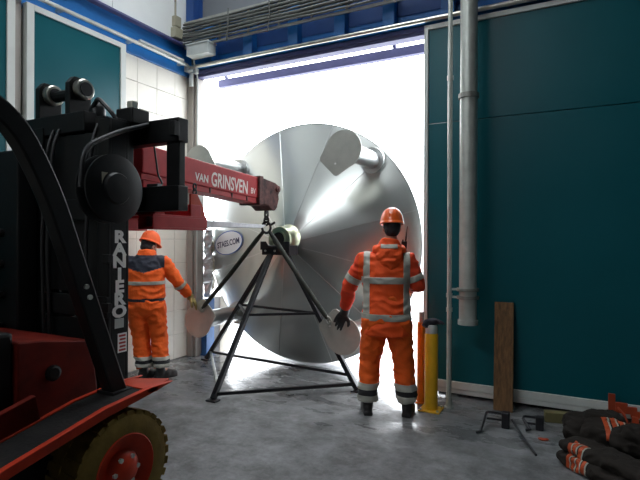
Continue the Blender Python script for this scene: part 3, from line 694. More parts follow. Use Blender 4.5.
for x in (-3.22, -3.56):
    p = MB().prism([(-.09, 2.48), (.09, 2.48), (.09, 2.74), (.05, 2.79), (-.05, 2.79), (-.09, 2.74)], (x - .03, 2.40, 0), (0, 1, 0), (0, 0, 1), (.05, 0, 0)).build('pulley_plate', 'truckblack', fk, bevel=.004)
    ro = MB().lathe([(0, .02), (0, .066), (.008, .074), (.05, .074), (.058, .066), (.058, .02)], (x + .022, 2.40, 2.70), (1, 0, 0), 28).build('pulley', 'chrome', p, smooth=True)
    MB().lathe([(.0, .050), (.006, .050)], (x + .08, 2.40, 2.70), (1, 0, 0), 20).build('pulley_face', 'truckblack', p)
MB().cyl((-3.53, 2.40, 2.685), (-3.24, 2.40, 2.685), .04, 12).build('pulley_shaft', 'truckblack', fk)
for x in (-3.22, -3.02):
    MB().cyl((x, 2.34, .2), (x, 2.34, 2.36), .032, 14).build('lift_cylinder', 'truckblack', fk, smooth=True)
for x in (-3.16, -3.08):
    c = MB()
    for i in range(60): c.box(x - .012, 2.44, .9 + i * .027, x + .012, 2.456, .9 + i * .027 + .021)
    c.build('lift_chain', 'chain', fk)['kind'] = 'stuff'
vp = MB().box(-3.86, 2.08, .56, -3.42, 2.22, 2.24).build('valve_panel', 'truckblack', fk, bevel=.015)
for i in range(4):
    MB().lathe([(0, .03), (.03, .03), (.035, .02)], (-3.60, 2.08, 1.0 + i * .22), (0, -1, 0), 12).build('valve_cap', 'rubberblack', vp, smooth=True)
    MB().tube(bent([(-3.60, 2.05, 1.0 + i * .22), (-3.58, 1.96, 1.02 + i * .22), (-3.55 + .03 * i, 1.94, .8), (-3.5 + .03 * i, 1.98, .5)], rad=.05), .012, 8).build('valve_hose', 'rubberblack', vp, smooth=True)
MB().lathe([(0, .055), (.10, .055), (.12, .045), (.16, .02)], (-3.02, 2.40, 2.44), (0, 0, 1), 16).build('cylinder_head', 'truckblack', fk, smooth=True)
MB().tube(bent([(-3.02, 2.36, 2.54), (-2.94, 2.34, 2.60), (-2.84, 2.36, 2.50), (-2.80, 2.40, 2.42)], rad=.04), .016, 8).build('pressure_hose', 'rubberblack', fk, smooth=True)
for i in range(5):
    MB().box(-2.76 + .0, 2.23, .5 + i * .32, -2.70, 2.26, .56 + i * .32).build('hose_clip', 'truckblack', fk, bevel=.003)
# carriage and forks
ZT, ZL = 2.30, 1.82
MB().box(-3.75, 2.58, ZT, -2.43, 2.68, ZT + .165).build('carriage_bar', 'truckblack', fk, bevel=.006)
MB().box(-3.75, 2.58, ZL, -2.43, 2.68, ZL + .175).build('carriage_bar', 'truckblack', fk, bevel=.006)
for x in (-2.56, -3.75, -3.18):
    MB().box(x, 2.60, ZL + .17, x + .12, 2.66, ZT + .005).build('carriage_post', 'truckblack', fk, bevel=.005)
MB().box(-2.47, 2.53, ZT + .03, -2.42, 2.58, ZT + .13).build('carriage_latch', 'truckblack', fk, bevel=.004)
MB().box(-3.62, 2.50, 1.86, -2.86, 2.58, 2.42).build('carriage_plate', 'truckblack', fk, bevel=.005)
MB().box(-2.86, 2.42, ZT + .12, -2.70, 2.58, ZT + .23).build('valve_block', 'truckblack', fk, bevel=.01)
MB().box(-2.80, 2.46, ZT + .23, -2.74, 2.52, ZT + .29).build('valve_cap', 'chrome', fk, bevel=.01)
for fx in FX:
    MB().prism([(2.68, 2.03), (2.68, 1.715), (4.05, 1.735), (4.12, 1.760), (4.12, 1.768), (2.73, 1.785), (2.725, 2.03)], (fx - .055, 0, 0), (0, 1, 0), (0, 0, 1), (.11, 0, 0)).build('fork', 'forksteel', fk, bevel=.004)
# hose reel and hoses
rc = V((-2.62, 2.13, 1.93))
rl = MB().lathe([(0, .03), (0, .19), (.008, .212), (.022, .212), (.03, .20), (.03, .13), (.085, .13), (.085, .20), (.093, .212), (.107, .212), (.115, .19), (.122, .10), (.135, .09), (.140, .03)], rc, (1, 0, 0), 44).build('hose_reel', 'truckblack', fk, smooth=True)
hr = MB()
for i in range(3): ring(hr, rc + V((.04 + i * .018, 0, 0)), (0, 1, 0), (0, 0, 1), .15 + .014 * (i % 2), .15 + .014 * (i % 2), .012, 32)
hr.build('wound_hose', 'rubberblack', rl, smooth=True)
MB().obox(rc + V((.118, -.09, .05)), (.003, 0, 0), (0, .022, 0), (0, 0, .04)).build('reel_label', 'cream', rl)
MB().bar((-2.74, 2.30, 1.93), (-2.62, 2.13, 1.93), .06, .06).build('reel_bracket', 'truckblack', rl)
MB().tube(bent([(-2.56, 1.92, 1.92), (-2.56, 1.94, 2.16), (-2.58, 2.20, 2.30), (-2.66, 2.52, 2.42)], rad=.10), .016, 10).build('hose', 'rubberblack', fk, smooth=True)
for i, x in enumerate((-2.88, -3.28, -3.34)):
    MB().tube(bent([(x, 2.24, .5), (x, 2.20, 1.6), (x + .03, 2.22, 2.28), (x + .04, 2.25, 2.36)], rad=.12), .013, 8).build('hose', 'rubberblack', fk, smooth=True)
MB().tube(bent([(-2.78, 2.70, 2.31), (-2.78, 2.74, 2.10), (-2.73, 2.74, 2.03), (-2.80, 2.74, 2.01)], rad=.03), .007, 8).build('cable_tail', 'rubberblack', fk, smooth=True)
# stacked lettering on the mast side
zz = 1.676
for ch in 'RANIERO':
    if ch == 'R' and zz > 1.6: pass
    text(ch, 0.110, (-2.7188, 2.338, zz - 0.077), (0, 1, 0), (0, 0, 1), 'white_letter', 'lettering', rR, .05, 1.3, 'CENTER')
    zz -= 0.0835
MB().box(-2.7195, 2.30, zz - .068, -2.7185, 2.375, zz - .004).build('mast_label', 'boxgrey', rR)
MB().box(-2.7195, 2.325, zz - .235, -2.7185, 2.40, zz - .105).build('mast_label', 'white_letter', rR)
for i in range(5):
    MB().box(-2.7188, 2.335 + .006 * (i % 2), zz - .225 + i * .024, -2.7178, 2.39, zz - .212 + i * .024).build('label_print', 'labelred', rR)

# ------------------------------------------------------------------ people
def frame_from(d, hint):
    d = V(d).normalized(); h = V(hint); s_ = (h - d * h.dot(d)).normalized(); return d, s_, d.cross(s_)

def hand(mb, wr, d, n, curl=0.5, side=1, k=1.0):
    """glove/hand: wr wrist, d towards fingers, n palm normal, side=+1/-1 thumb side along s"""
    d = V(d).normalized(); n = V(n); n = (n - d * n.dot(d)).normalized(); s_ = d.cross(n) * side
    R = Matrix((s_, n, d)).transposed()
    mb.ell(wr + d * .055 * k, .044 * k, .019 * k, .058 * k, R)
    mb.ell(wr + d * .015 * k, .033 * k, .024 * k, .04 * k, R)
    L = [(.033, .072), (.011, .082), (-.012, .077), (-.034, .060)]
    for i, (o_, ln) in enumerate(L):
        b = wr + d * (.092 - abs(o_ - .01) * .25) * k + s_ * o_ * k; a = 0.15 + .05 * i; pts = [b - d * .02 * k, b]; dirv = d
        for sg_ in (.44, .32, .24):
            a += curl * (0.55 + .1 * i) ; dirv = d * cos(a) + n * sin(a) + s_ * (.06 * (1.5 - i))
            pts.append(pts[-1] + dirv.normalized() * ln * sg_ * k)
        mb.tube(pts, [.0115 * k, .0118 * k, .0112 * k, .0105 * k, .0075 * k], 8)
        mb.ell(pts[-1], .0085 * k, .0085 * k, .0085 * k, seg=8, rings=5)
    b = wr + d * .030 * k + s_ * .030 * k
    t1 = b + (d * .55 + s_ * .75 + n * .25).normalized() * .042 * k
    t2 = t1 + (d * .85 + s_ * .25 + n * .5).normalized() * .032 * k
    t3 = t2 + (d * .9 + n * .6).normalized() * .024 * k
    mb.tube([b, t1, t2, t3], [.018 * k, .0145 * k, .0125 * k, .009 * k], 8); mb.ell(t3, .0095 * k, .0095 * k, .0095 * k, seg=8, rings=5)

def limb(mb, pts, rs, seg=14, rys=None, ref=None):
    mb.tube(pts, rs, seg, ry=rys, ref=ref)
    for p, r in ((pts[0], rs[0]), (pts[-1], rs[-1])): mb.ell(p, r, r, r, seg=12, rings=7)

def sub(pts, n=4):
    out = []
    for a, b in zip(pts, pts[1:]):
        for i in range(n): out.append(V(a).lerp(V(b), i / n))
    out.append(V(pts[-1])); return out

class Person:
    def __init__(s, base, yaw, scale, label, name='person'):
        s.o = thing(name, base, label, 'person')
        s.M = Matrix.Translation(base) @ Matrix.Rotation(yaw, 4, 'Z') @ Matrix.Scale(scale, 4)
        s.base = V(base)
    def put(s, me, name, m, parent=None, wrinkle=0.0, wscale=9.0, assign=None):
        """me in person-local coordinates -> linked part"""
        if wrinkle:
            me.calc_loop_triangles() if False else None
            nrm = [v.normal.copy() for v in me.vertices]
            for v, nn in zip(me.vertices, nrm):
                p = v.co
                q = p + noise.noise_vector(p * 5) * .06
                k_ = .9 - 2.2 * abs(noise.noise(V((q.x * wscale, q.y * wscale, q.z * wscale * 1.5)))) + .5 * noise.noise(V((q.x * wscale * 2.3 + 5, q.y * wscale * 2.3, q.z * wscale * 3.2)))
                v.co = p + nn * k_ * wrinkle
        mats = m if isinstance(m, (list, tuple)) else [m]
        me.materials.clear(); loc_me = me.copy() if False else me
        if assign:
            for pl in me.polygons: pl.material_index = assign(pl.center)
        s.local = None
        par = parent or s.o; me.name = name
        keep = me.copy()
        for v in me.vertices: v.co = s.M @ v.co - s.base
        ob = bpy.data.objects.new(name, me); COL.objects.link(ob); ob.parent = par; ORG[ob.name] = s.base
        for mm in mats: me.materials.append(MAT[mm])
        me.polygons.foreach_set('use_smooth', [True] * len(me.polygons))
        return ob, keep
    def band(s, me, planes, near, name, m, parent, off=0.004, rad=None):
        """cut a strip out of a local mesh between planes [(co, no)...] (kept on the +no side), pushed out a little"""
        bm = bmesh.new(); bm.from_mesh(me)
        for co, no in planes:
            g = bm.verts[:] + bm.edges[:] + bm.faces[:]
            bmesh.ops.bisect_plane(bm, geom=g, plane_co=V(co), plane_no=V(no), clear_inner=True)
        if near is not None:
            bad = [f for f in bm.faces if (f.calc_center_median() - V(near)).length > rad]
            bmesh.ops.delete(bm, geom=bad, context='FACES')
        bm.normal_update()
        nr = {v: v.normal.copy() for v in bm.verts}
        for v in bm.verts: v.co += nr[v] * off
        if not bm.faces: bm.free(); print('empty band', name); return None
        out = bpy.data.meshes.new(name); bm.to_mesh(out); bm.free()
        for v in out.vertices: v.co = s.M @ v.co - s.base
        out.materials.clear(); out.materials.append(MAT[m])
        for pl in out.polygons: pl.use_smooth = True; pl.material_index = 0
        ob = bpy.data.objects.new(name, out); COL.objects.link(ob); ob.parent = parent; ORG[ob.name] = s.base
        sd = ob.modifiers.new('s', 'SOLIDIFY'); sd.thickness = .004; sd.offset = 0
        return ob

def head_shape(mb, hc, yaw, pitch=0.0):
    """hc = head centre (local); eyes at half height; face towards +Y before yaw"""
    R = (Matrix.Rotation(yaw, 3, 'Z') @ Matrix.Rotation(pitch, 3, 'X'))
    def P(x, y, z): return hc + R @ V((x, y, z))
    mb.ell(P(0, -.008, .03), .076, .096, .088, R); mb.ell(P(0, .018, -.035), .064, .078, .085, R)
    mb.ell(P(0, .060, -.088), .030, .028, .024, R)              # chin
    mb.ell(P(0, .045, -.055), .052, .045, .045, R)              # jaw
    mb.ell(P(0, .100, -.012), .011, .016, .026, R); mb.ell(P(0, .108, -.028), .016, .014, .012, R)   # nose
    mb.ell(P(0, .083, .030), .050, .016, .012, R)               # brow
    mb.ell(P(0, .088, -.062), .024, .012, .006, R); mb.ell(P(0, .086, -.073), .020, .012, .007, R)   # lips
    for sx_ in (-1, 1):
        mb.ell(P(.076 * sx_, -.006, -.008), .010, .020, .032, R); mb.ell(P(.045 * sx_, .066, -.025), .020, .018, .018, R)
    return R, P

def boot(mb, an, yaw, k=1.0):
    R = Matrix.Rotation(yaw, 3, 'Z')
    def P(x, y, z): return V((an.x, an.y, 0)) + R @ V((x * k, y * k, z * k))
    mb.tube([P(0, -.01, .055), P(0, -.015, .14), P(0, -.02, .24)], [.052 * k, .055 * k, .062 * k], 14)
    mb.ell(P(0, -.02, .055), .048 * k, .062 * k, .055 * k, R); mb.ell(P(0, .06, .055), .050 * k, .085 * k, .050 * k, R)
    mb.ell(P(0, .135, .043), .053 * k, .070 * k, .042 * k, R)
    mb.prism([(-.042, -.085), (.042, -.085), (.045, .02), (.054, .12), (.045, .185), (0, .207), (-.045, .185), (-.054, .12), (-.045, .02)], P(0, 0, .0), R @ V((k, 0, 0)), R @ V((0, k, 0)), (0, 0, .034 * k))

def make_person(p, J, jac, tr, gl, hd, feet_yaw, style):
    """J joints (local). jac/tr/gl/hd: material settings"""
    up_, lo_ = J['sh'], J['el']
    # ---- body: one continuous surface
    b = MB()
    hx = J['hipc']; ch = J['chest']; nk = J['neck']
    sp = [hx + V((0, 0, -.08)), hx, hx.lerp(ch, .45), ch, ch.lerp(nk, .75), nk]
    b.tube(sub(sp, 3), [x for x in _interp([.13, .165, .145, .170, .145, .065], 3)], 18, ry=[x for x in _interp([.09, .115, .10, .115, .095, .06], 3)], ref=(1, 0, 0))
    b.tube(sub([nk + V((0, 0, -.04)), J['head'] + V((0, -.01, -.04))], 3), .056, 14)
    R, P = head_shape(b, J['head'], J['hyaw'], J.get('hpitch', 0))
    for i in (0, 1):
        limb(b, sub([up_[i], lo_[i], J['wr'][i]], 3), _interp([.052, .042, .030], 3))
        limb(b, [J['wr'][i], J['wr'][i] + J['hd'][i] * .08], [.028, .022])
        hand(b, J['wr'][i], J['hd'][i], J['hn'][i], J['curl'][i], J['th'][i], .86)
        limb(b, sub([J['hip'][i], J['kn'][i], J['an'][i]], 4), _interp([.085, .058, .042], 4))
        limb(b, [J['an'][i], J['an'][i] + Matrix.Rotation(feet_yaw[i], 3, 'Z') @ V((0, .13, -.04))], [.04, .03])
    body, _ = p.put(remesh(b, .0085, 3), 'body', 'skin')
    for sx_ in (-1, 1):
        e = MB().ell(P(.032 * sx_, .080, .008), .013, .011, .012, seg=12, rings=8)
        me = bpy.data.meshes.new('eye'); me.from_pydata([tuple(v) for v in e.v], [], e.f); p.put(me, 'eye', 'eye', body)
    # ---- trousers
    t = MB()
    wz = jac['hem'] + .10
    for i in (0, 1):
        k_, a_ = J['kn'][i], J['an'][i]; h_ = J['hip'][i]
        pts = sub([h_ + V((0, -.01, .02)), h_.lerp(k_, .5), k_, k_.lerp(a_, .5), a_ + V((0, 0, tr['cuff'] - a_.z))], 4)
        t.tube(pts, _interp([.128, .112, .094, .092, tr['end']], 4), 18, ry=_interp([.135, .118, .102, .098, tr['end'] * 1.05], 4), ref=(1, 0, 0))
    t.ell(hx + V((0, -.015, -.03)), .185, .148, .16); t.tube([hx, hx + V((0, 0, .18))], [.180, .172], 18, ry=[.135, .125], ref=(1, 0, 0))
    tro, tkeep = p.put(remesh(t, .011, 4), 'trousers', tr['mat'], wrinkle=.013, wscale=8)
    for (za, zb, mm, nm) in tr['bands']:
        for i in (0, 1):
            a_ = J['an'][i]
            p.band(tkeep, [((0, 0, za), (0, 0, 1)), ((0, 0, zb), (0, 0, -1))], a_ + (J['kn'][i] - a_) * ((za + zb) / 2 - a_.z) / max(.1, (J['kn'][i].z - a_.z)), nm, mm, tro, rad=.15)
    # ---- jacket
    j = MB(); hem = jac['hem']
    sp = [V((hx.x, hx.y - .005, hem)), hx.lerp(ch, .12) if hem < hx.z else V((hx.x, hx.y, hem + .04)).lerp(ch, .1), hx.lerp(ch, .55), ch, ch.lerp(nk, .55), nk + V((0, -.01, -.005))]
    j.tube(sub(sp, 3), _interp(jac['rx'], 3), 26, ry=_interp(jac['ry'], 3), ref=(1, 0, 0))
    for i in (0, 1):
        j.ell(up_[i] + V((0, -.005, -.02)), .088, .092, .088)
        wr = up_[i]; el = lo_[i]; w_ = J['wr'][i]; w2 = el.lerp(w_, jac['sl'])
        j.tube(sub([up_[i].lerp(ch, .25), up_[i], up_[i].lerp(el, .5), el, el.lerp(w2, .5), w2], 3), _interp([.09, .092, .080, .074, .068, .056], 3), 16)
        j.ell(el, .075, .075, .075)
    j.tube([nk + V((0, -.01, -.05)), nk + V((0, -.005, .035))], [.115, .086], 18, ry=[.11, .088], ref=(1, 0, 0))
    jo, jk = p.put(remesh(j, .011, 4), 'jacket', jac['mat'], wrinkle=.011, wscale=7.5, assign=jac.get('assign'))
    for (planes, near, rad, mm) in jac['bands']:
        p.band(jk, planes, near, 'reflective_band', mm, jo, rad=rad)
    for i in (0, 1):                              # bands round the upper sleeves
        a_, e_ = up_[i], lo_[i]
        dd = (e_ - a_).normalized()
        if jac['arm'] == 'upper': f0, f1, s0, s1 = .62, .84, a_, e_
        else: f0, f1, s0, s1 = .02, .20, e_, J['wr'][i]; 
        dd = (s1 - s0).normalized()
        p.band(jk, [(s0.lerp(s1, f0), dd), (s0.lerp(s1, f1), -dd)], s0.lerp(s1, (f0 + f1) / 2), 'reflective_band', 'reflect', jo, rad=.135)
    # ---- boots, gloves
    for i in (0, 1):
        bm_ = MB(); boot(bm_, J['an'][i], feet_yaw[i])
        p.put(remesh(bm_, .009, 2), 'boot', 'boot')
        g = MB(); hand(g, J['wr'][i], J['hd'][i], J['hn'][i], J['curl'][i], J['th'][i], gl['k'])
        w_ = J['wr'][i]; back = (lo_[i] - w_).normalized()
        g.tube([w_ + J['hd'][i] * .03, w_, w_ + back * .06, w_ + back * gl['cuff']], [.036 * gl['k'], .036 * gl['k'], .046, gl['cr']], 16)
        p.put(remesh(g, .0048, 2), 'glove', gl['mat'], wrinkle=.0015, wscale=25)
    return body, jo, jk, R, P

def _interp(vals, n):
    out = []
    for a, b in zip(vals, vals[1:]):
        for i in range(n): out.append(a + (b - a) * i / n)
    out.append(vals[-1]); return out

# right-hand worker, seen from the back, left hand on the lower right foot plate
PR = Person((-1.575, 4.40, 0), radians(19.8), 1.0, 'worker in orange hooded high visibility jacket and helmet seen from behind')
wl_ = V((-.41, .355, .89)); wr_ = V((.20, .27, 1.17))
hdl = (V((-.53, .42, .68)) - wl_).normalized()
J = dict(hipc=V((.01, 0, .93)), chest=V((0.0, .03, 1.30)), neck=V((.03, .04, 1.545)), head=V((.055, .07, 1.735)), hyaw=radians(4), hpitch=radians(-6),
         sh=[V((-.195, .07, 1.43)), V((.195, .05, 1.435))], el=[V((-.345, .13, 1.185)), V((.295, .06, 1.205))], wr=[wl_, wr_],
         hd=[hdl, V((-.35, .8, .45)).normalized()], hn=[V((.35, .9, .2)), V((-.8, -.3, .4))], curl=[.12, .75], th=[1, -1],
         hip=[V((-.09, 0, .88)), V((.11, 0, .88))], kn=[V((-.145, .035, .49)), V((.165, .035, .49))], an=[V((-.165, -.01, .09)), V((.205, -.01, .09))])
zb = lambda a, b: [((0, 0, a), (0, 0, 1)), ((0, 0, b), (0, 0, -1))]
def xs_(a, b, z0_, z1_, back=None):
    pl = [((a, 0, 0), (1, 0, 0)), ((b, 0, 0), (-1, 0, 0)), ((0, 0, z0_), (0, 0, 1)), ((0, 0, z1_), (0, 0, -1))]
    return pl
body, jo, jk, RH, PH = make_person(PR, J,
    dict(hem=.735, rx=[.225, .222, .205, .225, .20, .085], ry=[.165, .16, .145, .155, .13, .085], mat=['hivis', 'hivis_red'], sl=.80, arm='upper',
         assign=lambda c: 1 if (c.x > .225 and c.z > 1.0) or (c.x < -.255) else 0,
         bands=[(zb(.885, .945), V((0, 0, .92)), .31, 'reflect'), (zb(1.22, 1.28), V((0.0, .02, 1.25)), .225, 'reflect'),
                (xs_(-.205, -.145, .945, 1.53), None, None, 'reflect'), (xs_(.160, .222, .945, 1.53), None, None, 'reflect')]),
    dict(cuff=.12, end=.085, mat='hivis2', bands=[(.235, .295, 'reflect', 'reflective_band'), (.185, .235, 'blacktape', 'cloth_band'), (.125, .185, 'reflect', 'reflective_band')]),
    dict(mat='gloveblack', k=1.32, cuff=.13, cr=.062), None, [radians(8), radians(-12)], None)
# hood hanging on the back
h = MB()
nk = J['neck']
h.tube([nk + V((.115 * cos(a), .10 * sin(a) - .01, -.01 + .02 * sin(a))) for a in [radians(q) for q in range(-200, 21, 20)]], .036, 12, ry=.045)
h.ell(nk + V((0, -.105, -.075)), .125, .050, .075); h.ell(nk + V((0, -.125, -.125)), .085, .042, .065); h.ell(nk + V((0, -.13, -.17)), .042, .034, .05)
h.ell(nk + V((0, -.085, -.01)), .125, .052, .055); h.tube([nk + V((0, -.02, -.02)), nk + V((.012, -.015, .085))], [.115, .083], 18, ry=[.10, .088])
ho, hk_ = PR.put(remesh(h, .009, 3), 'hood', 'hivis', jo, wrinkle=.008, wscale=11)
PR.band(hk_, [(nk + V((-.075, 0, 0)), (1, 0, 0)), (nk + V((.075, 0, 0)), (-1, 0, 0)), (nk + V((0, 0, .0)), (0, 0, 1)), (nk + V((0, 0, .035)), (0, 0, -1)), (nk + V((0, -.09, 0)), (0, -1, 0))], None, 'hood_label', 'reflect', jo)

def hair_cap(p, P, R, par, low=-.06):
    h = MB(); h.ell(P(0, -.022, .022), .083, .092, .092, R); h.ell(P(0, -.040, -.028), .074, .066, .060, R)
    p.put(remesh(h, .008, 2), 'hair', 'hair', par, wrinkle=.003, wscale=30)
hair_cap(PR, PH, RH, body)
def helmet(p, P, R, par, m):
    h = MB(); n = 28; prof = []
    for i in range(11):
        t = pi / 2 * i / 10; prof.append((.150 * sin(t), cos(t) ** .8 if i < 10 else .02))
    rings = []
    for z_, f in prof: rings.append((z_, .110 * f, .133 * f))
    mb = MB(); seg = n
    base = [(-.010, .108, .131), (-.008, .115, .139), (.004, .115, .139)]
    allr = [(0.002, .100, .122)] + base + rings[0:]
    for z_, a, b in allr:
        for k_ in range(seg):
            t = 2 * pi * k_ / seg; ext = 0.035 * max(0, sin(t)) ** 2 if z_ < .012 and a > .11 else 0
            mb.v.append(P(max(a, .001) * cos(t), max(b, .001) * sin(t) + ext - .004, z_ + .045))
    for i in range(len(allr) - 1):
        for k_ in range(seg):
            k2 = (k_ + 1) % seg; mb.f.append((i * seg + k_, i * seg + k2, (i + 1) * seg + k2, (i + 1) * seg + k_))
    mb.f.append(tuple((len(allr) - 1) * seg + k_ for k_ in range(seg)))
    me = bpy.data.meshes.new('helmet'); me.from_pydata([tuple(v) for v in mb.v], [], mb.f); me.update()
    ho, _ = p.put(me, 'helmet', m)
    for x in (-.03, 0, .03):                       # raised ribs over the crown
        pts = [P(x, -.004 + .133 * abs(cos(t)) ** .8 * math.copysign(1, cos(t)), (.042 + .150 * sin(t)) * 1.0) for t in [radians(q) for q in range(25, 156, 13)]]
        rb = MB().tube(pts, .004, 8); me = bpy.data.meshes.new('rib'); me.from_pydata([tuple(v) for v in rb.v], [], rb.f); p.put(me, 'helmet_rib', m, ho)
    return ho
helmet(PR, PH, RH, None, 'helmet')
# radio clipped on the front of his right shoulder
rp0 = PR.M @ V((.17, .165, 1.50)); rup = (PR.M.to_3x3() @ V((.06, .0, 1))).normalized(); rs = (PR.M.to_3x3() @ V((1, 0, 0))).normalized(); rf = rup.cross(rs)
rd = thing('two_way_radio', rp0, 'black two way radio with antenna at the right shoulder of worker in helmet', 'radio')
MB().obox(rp0 + rup * .05, rs * .027, rf * .017, rup * .062).build('body', 'radio', rd, bevel=.005)
MB().tube([rp0 + rup * .11 + rs * .012, rp0 + rup * .15 + rs * .014, rp0 + rup * .255 + rs * .02], [.008, .007, .004], 8).build('antenna', 'radio', rd, smooth=True)
MB().cyl(rp0 + rup * .11 - rs * .014, rp0 + rup * .128 - rs * .014, .007, 8).build('knob', 'radio', rd)

# left-hand worker by the tiled wall
PL = Person((-4.465, 4.20, 0), radians(42), .975, 'worker in orange jacket with navy yoke standing by the cream block wall')
Mi = PL.M.inverted()
cLL = plates[(-1, -1)][0]
wR = Mi @ V((-4.195, 4.655, .925)); tipR = Mi @ V((-4.115, 4.74, .79))
J2 = dict(hipc=V((.02, -.01, .92)), chest=V((.0, .01, 1.27)), neck=V((.02, .05, 1.50)), head=V((.04, .115, 1.575)), hyaw=radians(-42), hpitch=radians(-22),
          sh=[V((-.20, .03, 1.40)), V((.20, .04, 1.395))], el=[V((-.255, .04, 1.11)), V((.20, .04, 1.395)).lerp(wR, .5) + V((.03, -.05, -.04))], wr=[V((-.12, .235, 1.03)), wR],
          hd=[V((.3, .9, -.1)).normalized(), (tipR - wR).normalized()], hn=[V((.8, -.2, -.3)), V((-.3, .2, -.9))], curl=[.5, .28], th=[1, -1],
          hip=[V((-.09, 0, .88)), V((.11, 0, .88))], kn=[V((-.045, .05, .48)), V((.165, .03, .48))], an=[V((.0, .0, .09)), V((.20, -.05, .09))])
def yoke(c):
    if abs(c.x - .0) < .30 and c.z > 1.265 + .28 * abs(c.x) * (1 if c.y < .05 else 0) and (abs(c.x) < .225) and c.z < 1.475: return 1
    if c.z < 1.0 and abs(c.x) < .3 and c.z > .93 and c.z < .965: return 1
    return 0
make_person(PL, J2,
    dict(hem=.90, rx=[.20, .215, .225, .225, .19, .085], ry=[.15, .16, .16, .155, .13, .085], mat=['hivis2', 'navycloth'], sl=.86, arm='fore', assign=yoke,
         bands=[(zb(1.125, 1.165), V((0, 0, 1.145)), .245, 'reflect')]),
    dict(cuff=.13, end=.088, mat='hivis2', bands=[(.225, .265, 'reflect', 'reflective_band'), (.185, .225, 'blacktape', 'cloth_band'), (.145, .185, 'reflect', 'reflective_band')]),
    dict(mat='gloveyellow', k=1.15, cuff=.13, cr=.056), None, [radians(-50), radians(-62)], None)
b2_ = [o for o in bpy.data.objects if o.name.startswith('body') and o.parent == PL.o][0]
RH2 = Matrix.Rotation(J2['hyaw'], 3, 'Z') @ Matrix.Rotation(J2['hpitch'], 3, 'X')
PH2 = lambda x, y, z: J2['head'] + RH2 @ V((x, y, z))
hair_cap(PL, PH2, RH2, b2_)
helmet(PL, PH2, RH2, None, 'helmet2')

# ------------------------------------------------------------------ bollards beside the door
yb_ = thing('bollard', (-1.22, 4.70, 0), 'yellow steel bollard beside the edge of the teal door', 'bollard')
MB().lathe([(.012, .062), (.72, .062), (.735, .056)], (-1.22, 4.70, 0), (0, 0, 1), 28).build('post', 'yellow', yb_, smooth=True)
MB().lathe([(.735, .055), (.80, .055), (.815, .045)], (-1.22, 4.70, 0), (0, 0, 1), 24).build('cap', 'boxgrey', yb_, smooth=True)
MB().box(-1.32, 4.60, 0, -1.12, 4.795, .014).build('base_plate', 'yellow', yb_, bevel=.003)
for dx in (-.08, .08):
    for dy in (-.08, .08): MB().lathe([(0, .012), (.014, .012)], (-1.22 + dx, 4.70 + dy, .014), (0, 0, 1), 6).build('bolt', 'galv', yb_)
op = thing('marker_post', (-1.365, 4.87, 0), 'orange post with grey top right behind the yellow bollard', 'post')
MB().lathe([(.01, .042), (.80, .042), (.805, .036)], (-1.365, 4.87, 0), (0, 0, 1), 22).build('post', 'orangepost', op, smooth=True)
MB().lathe([(.805, .026), (.905, .026)], (-1.365, 4.87, 0), (0, 0, 1), 16).build('top_stub', 'boxgrey', op, smooth=True)
MB().lathe([(0, .060), (.012, .060)], (-1.365, 4.87, 0), (0, 0, 1), 22).build('base_plate', 'orangepost', op)
g = MB(); hand(g, V((-1.235, 4.69, .85)), V((.9, .1, .12)), V((0, -.2, -1)), .35, 1, .85)
g.tube([(-1.225, 4.69, .845), (-1.255, 4.685, .835), (-1.275, 4.66, .795)], [.034, .038, .036], 12)
g.ell((-1.20, 4.70, .845), .05, .045, .035)
me = remesh(g, .006, 2); o0 = V((-1.22, 4.70, .80))
for v in me.vertices: v.co -= o0
link('work_glove', me, 'navycloth', None, o0, smooth=True, tag=('crumpled dark navy work glove lying over the top of the yellow bollard', 'glove'))

# ------------------------------------------------------------------ plank and things on the floor at right
pl = MB(); pb0, pt0 = V((-.605, 4.98, 0.0)), V((-.62, 5.165, 1.015)); ax = V((1, 0, 0)); dv = (pt0 - pb0).normalized(); nn = ax.cross(dv)
pl.obox(pb0.lerp(pt0, .5) + nn * -.017, ax * .088, dv * (pt0 - pb0).length / 2, nn * .017)
pl.build('plank', 'plank', origin=pb0, bevel=.004, tag=('rough brown wooden plank leaning upright on the teal door', 'plank'))
def gp(u, v, z=0.0):
    """floor point under a view ray given as slopes from the eye height"""
    d = 495 * (1.62 - z) / (v - 240); x = (u - 320) / 495 * d; return V((.8888 * x - .4583 * d, .4583 * x + .8888 * d, z))
# two black clamp stands
def clampstand(name, a, b, leg, label, extra=None):
    a, b, leg = V(a), V(b), V(leg); t = thing(name, (b.x, b.y, 0), label, 'clamp')
    MB().bar(a, b, .024, .02).build('upper_bar', 'blacksteel', t, bevel=.003)
    MB().bar(a + V((.0, -.02, -.05)), b + V((0, -.02, -.05)), .018, .016).build('lower_bar', 'blacksteel', t, bevel=.003)
    MB().tube([a, a + V((-.01, -.01, -.02)), leg + V((.0, 0, .02)), leg + V((-.035, -.01, .012))], .012, 8).build('leg', 'blacksteel', t)
    c = b + V((.0, -.01, -.035)); MB().box(c.x - .035, c.y - .03, .0, c.x + .03, c.y + .03, b.z + .02).build('jaw', 'blacksteel', t, bevel=.008)
    if extra:
        MB().tube(extra, .010, 8).build('handle', 'blacksteel', t)
    return t
clampstand('floor_clamp', gp(488, 411, .12), gp(507, 413, .12), gp(481, 433), 'black bent steel clamp on the floor at foot of the plank')
clampstand('floor_clamp', gp(525, 415, .10), gp(541, 417, .10), gp(531, 431), 'black steel clamp with long handle between the plank and cloth pile', [gp(513, 419, .09), gp(522, 434, .05), gp(537, 454, .012)])
c = gp(558, 422); MB().obox(c + V((0, .03, .045)), (.105, .02, 0), (-.008, .04, 0), (0, 0, .045)).build('timber_offcut', 'woodblock', origin=c, bevel=.004, tag=('olive stained timber offcut lying against the door bottom', 'timber'))
